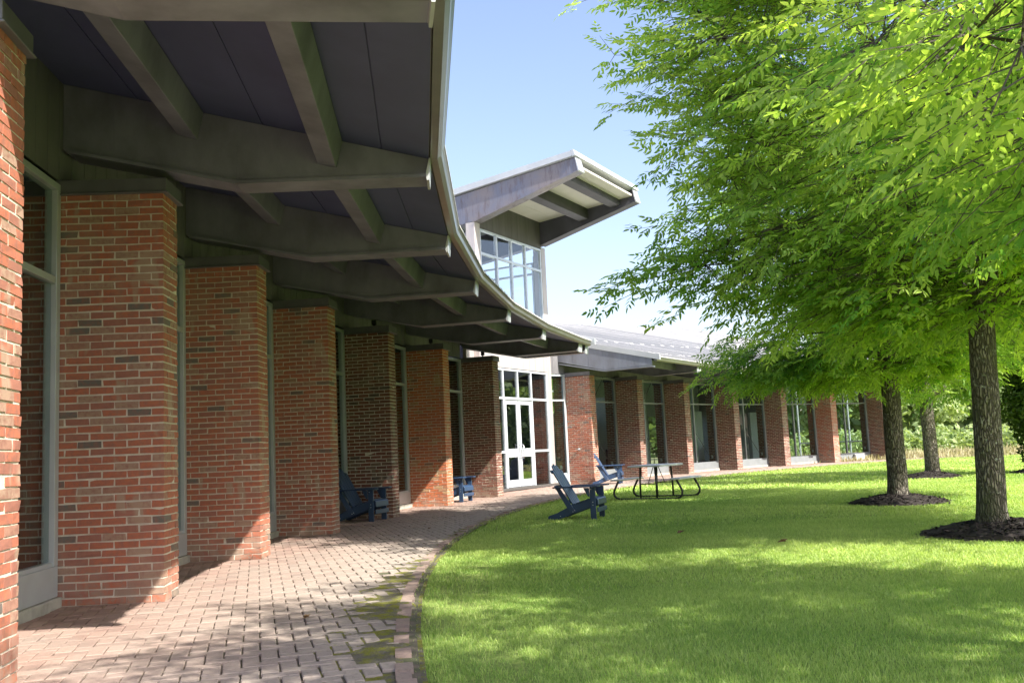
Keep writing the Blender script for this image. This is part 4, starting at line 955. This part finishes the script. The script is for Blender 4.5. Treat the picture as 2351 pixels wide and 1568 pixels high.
# ------------------------------------------------------------------ things seen through the glass
def armchair(ph, R, label):
    v = P(R, ph, .08); t = empty('armchair', v, math.radians(ph + 180), label=label, cat='armchair')
    m = MB(); m.box((-.35, -.38, .12), (.38, .38, .44)); part('seat', m, DARKF, t, .05)
    m = MB(); m.prism([(-.42, -.36, .3), (-.26, -.36, .3), (-.32, -.36, 1.0), (-.45, -.36, 1.0)], [(-.42, .36, .3), (-.26, .36, .3), (-.32, .36, 1.0), (-.45, .36, 1.0)]); part('backrest', m, DARKF, t, .04)
    for s in (-1, 1): m = MB(); m.box((-.36, s * .44 - .06, .12), (.36, s * .44 + .06, .64)); part('armrest', m, DARKF, t, .04)
    for sx in (-1, 1):
        for sy in (-1, 1): m = MB(); m.tube([(sx * .32, sy * .4, .0), (sx * .32, sy * .4, .14)], .02, 6); part('leg', m, BLACK, t, 0)
armchair(142.0, 43.7, 'dark armchair indoors behind the glass above the picnic table'); armchair(131.6, 43.9, 'dark armchair indoors behind the glass three bays from the far end')
v = P(43.9, 136.7, .08); t = empty('bar_stool', v, .3, label='black framed stool indoors behind the window of the fourth far bay', cat='stool')
m = MB(); m.box((-.18, -.18, .66), (.18, .18, .70)); part('seat', m, BLACK, t)
for sx in (-1, 1):
    for sy in (-1, 1): m = MB(); m.tube([(sx * .18, sy * .18, 0), (sx * .15, sy * .15, .66)], .012, 6); part('leg', m, BLACK, t, 0)
v = P(44.6, 122.0, .08); t = empty('reading_table', v, .6, label='small brown table indoors in the last glazed bay', cat='table')
m = MB(); m.box((-.45, -.35, .70), (.45, .35, .74)); part('tabletop', m, WOODF, t)
for sx in (-1, 1):
    for sy in (-1, 1): m = MB(); m.tube([(sx * .4, sy * .3, 0), (sx * .4, sy * .3, .70)], .02, 6); part('leg', m, BLACK, t, 0)
v = P(42.15, 121.6, .02); t = empty('utility_box', v, 0, label='small white box on the sill of the last glazed bay', cat='box')
m = MB(); m.box((-.22, -.16, 0), (.22, .16, .26)); part('case', m, PLASTIC, t, .03); m = MB(); m.box((-.24, -.18, .262), (.24, .18, .30)); part('lid', m, PLASTIC, t, .02)

# ------------------------------------------------------------------ small litter
LEAFDRY = simple('dry_leaf', (.20, .12, .05), .9, 0, (.12, .07, .03), 8); LEAFYEL = simple('yellowed_leaf', (.42, .36, .08), .8, 0, (.3, .24, .05), 8)
def litter(x, y, z, s, label, mat, seed):
    r = random.Random(seed); m = MB()
    for k in range(3):
        a = r.uniform(0, 6.28); c = Vector((r.uniform(-.3, .3) * s, r.uniform(-.3, .3) * s, 0)); d = Vector((math.cos(a), math.sin(a), .15)) * s; q = Vector((-math.sin(a), math.cos(a), .2)) * s * .3
        m.add([c - d, c + q + Vector((0, 0, s * .3)), c + d + Vector((0, 0, s * .25)), c - q], [(0, 1, 2, 3)])
    me = bpy.data.meshes.new('blades'); me.from_pydata(m.v, [], m.f); o = link('fallen_leaf', me, mat, None, label=label, cat='leaf', group='fallen leaves'); o.location = (x, y, z)
litter(-1.55, 7.0, .012, .035, 'dark curled leaf lying on the brick path before the second pier', LEAFDRY, 1)
litter(-1.4, 15.0, .012, .03, 'small dark leaf on the path in front of the shaded chair', LEAFDRY, 2)
litter(-.9, 13.6, .012, .03, 'tiny dark leaf on the path near the grass edge', LEAFDRY, 3)
litter(2.05, 12.6, -.01, .06, 'brown leaf on the lawn in front of the picnic table', LEAFDRY, 4)
litter(2.9, 10.9, -.01, .06, 'brown leaf on the lawn right of the lawn chair', LEAFDRY, 5)
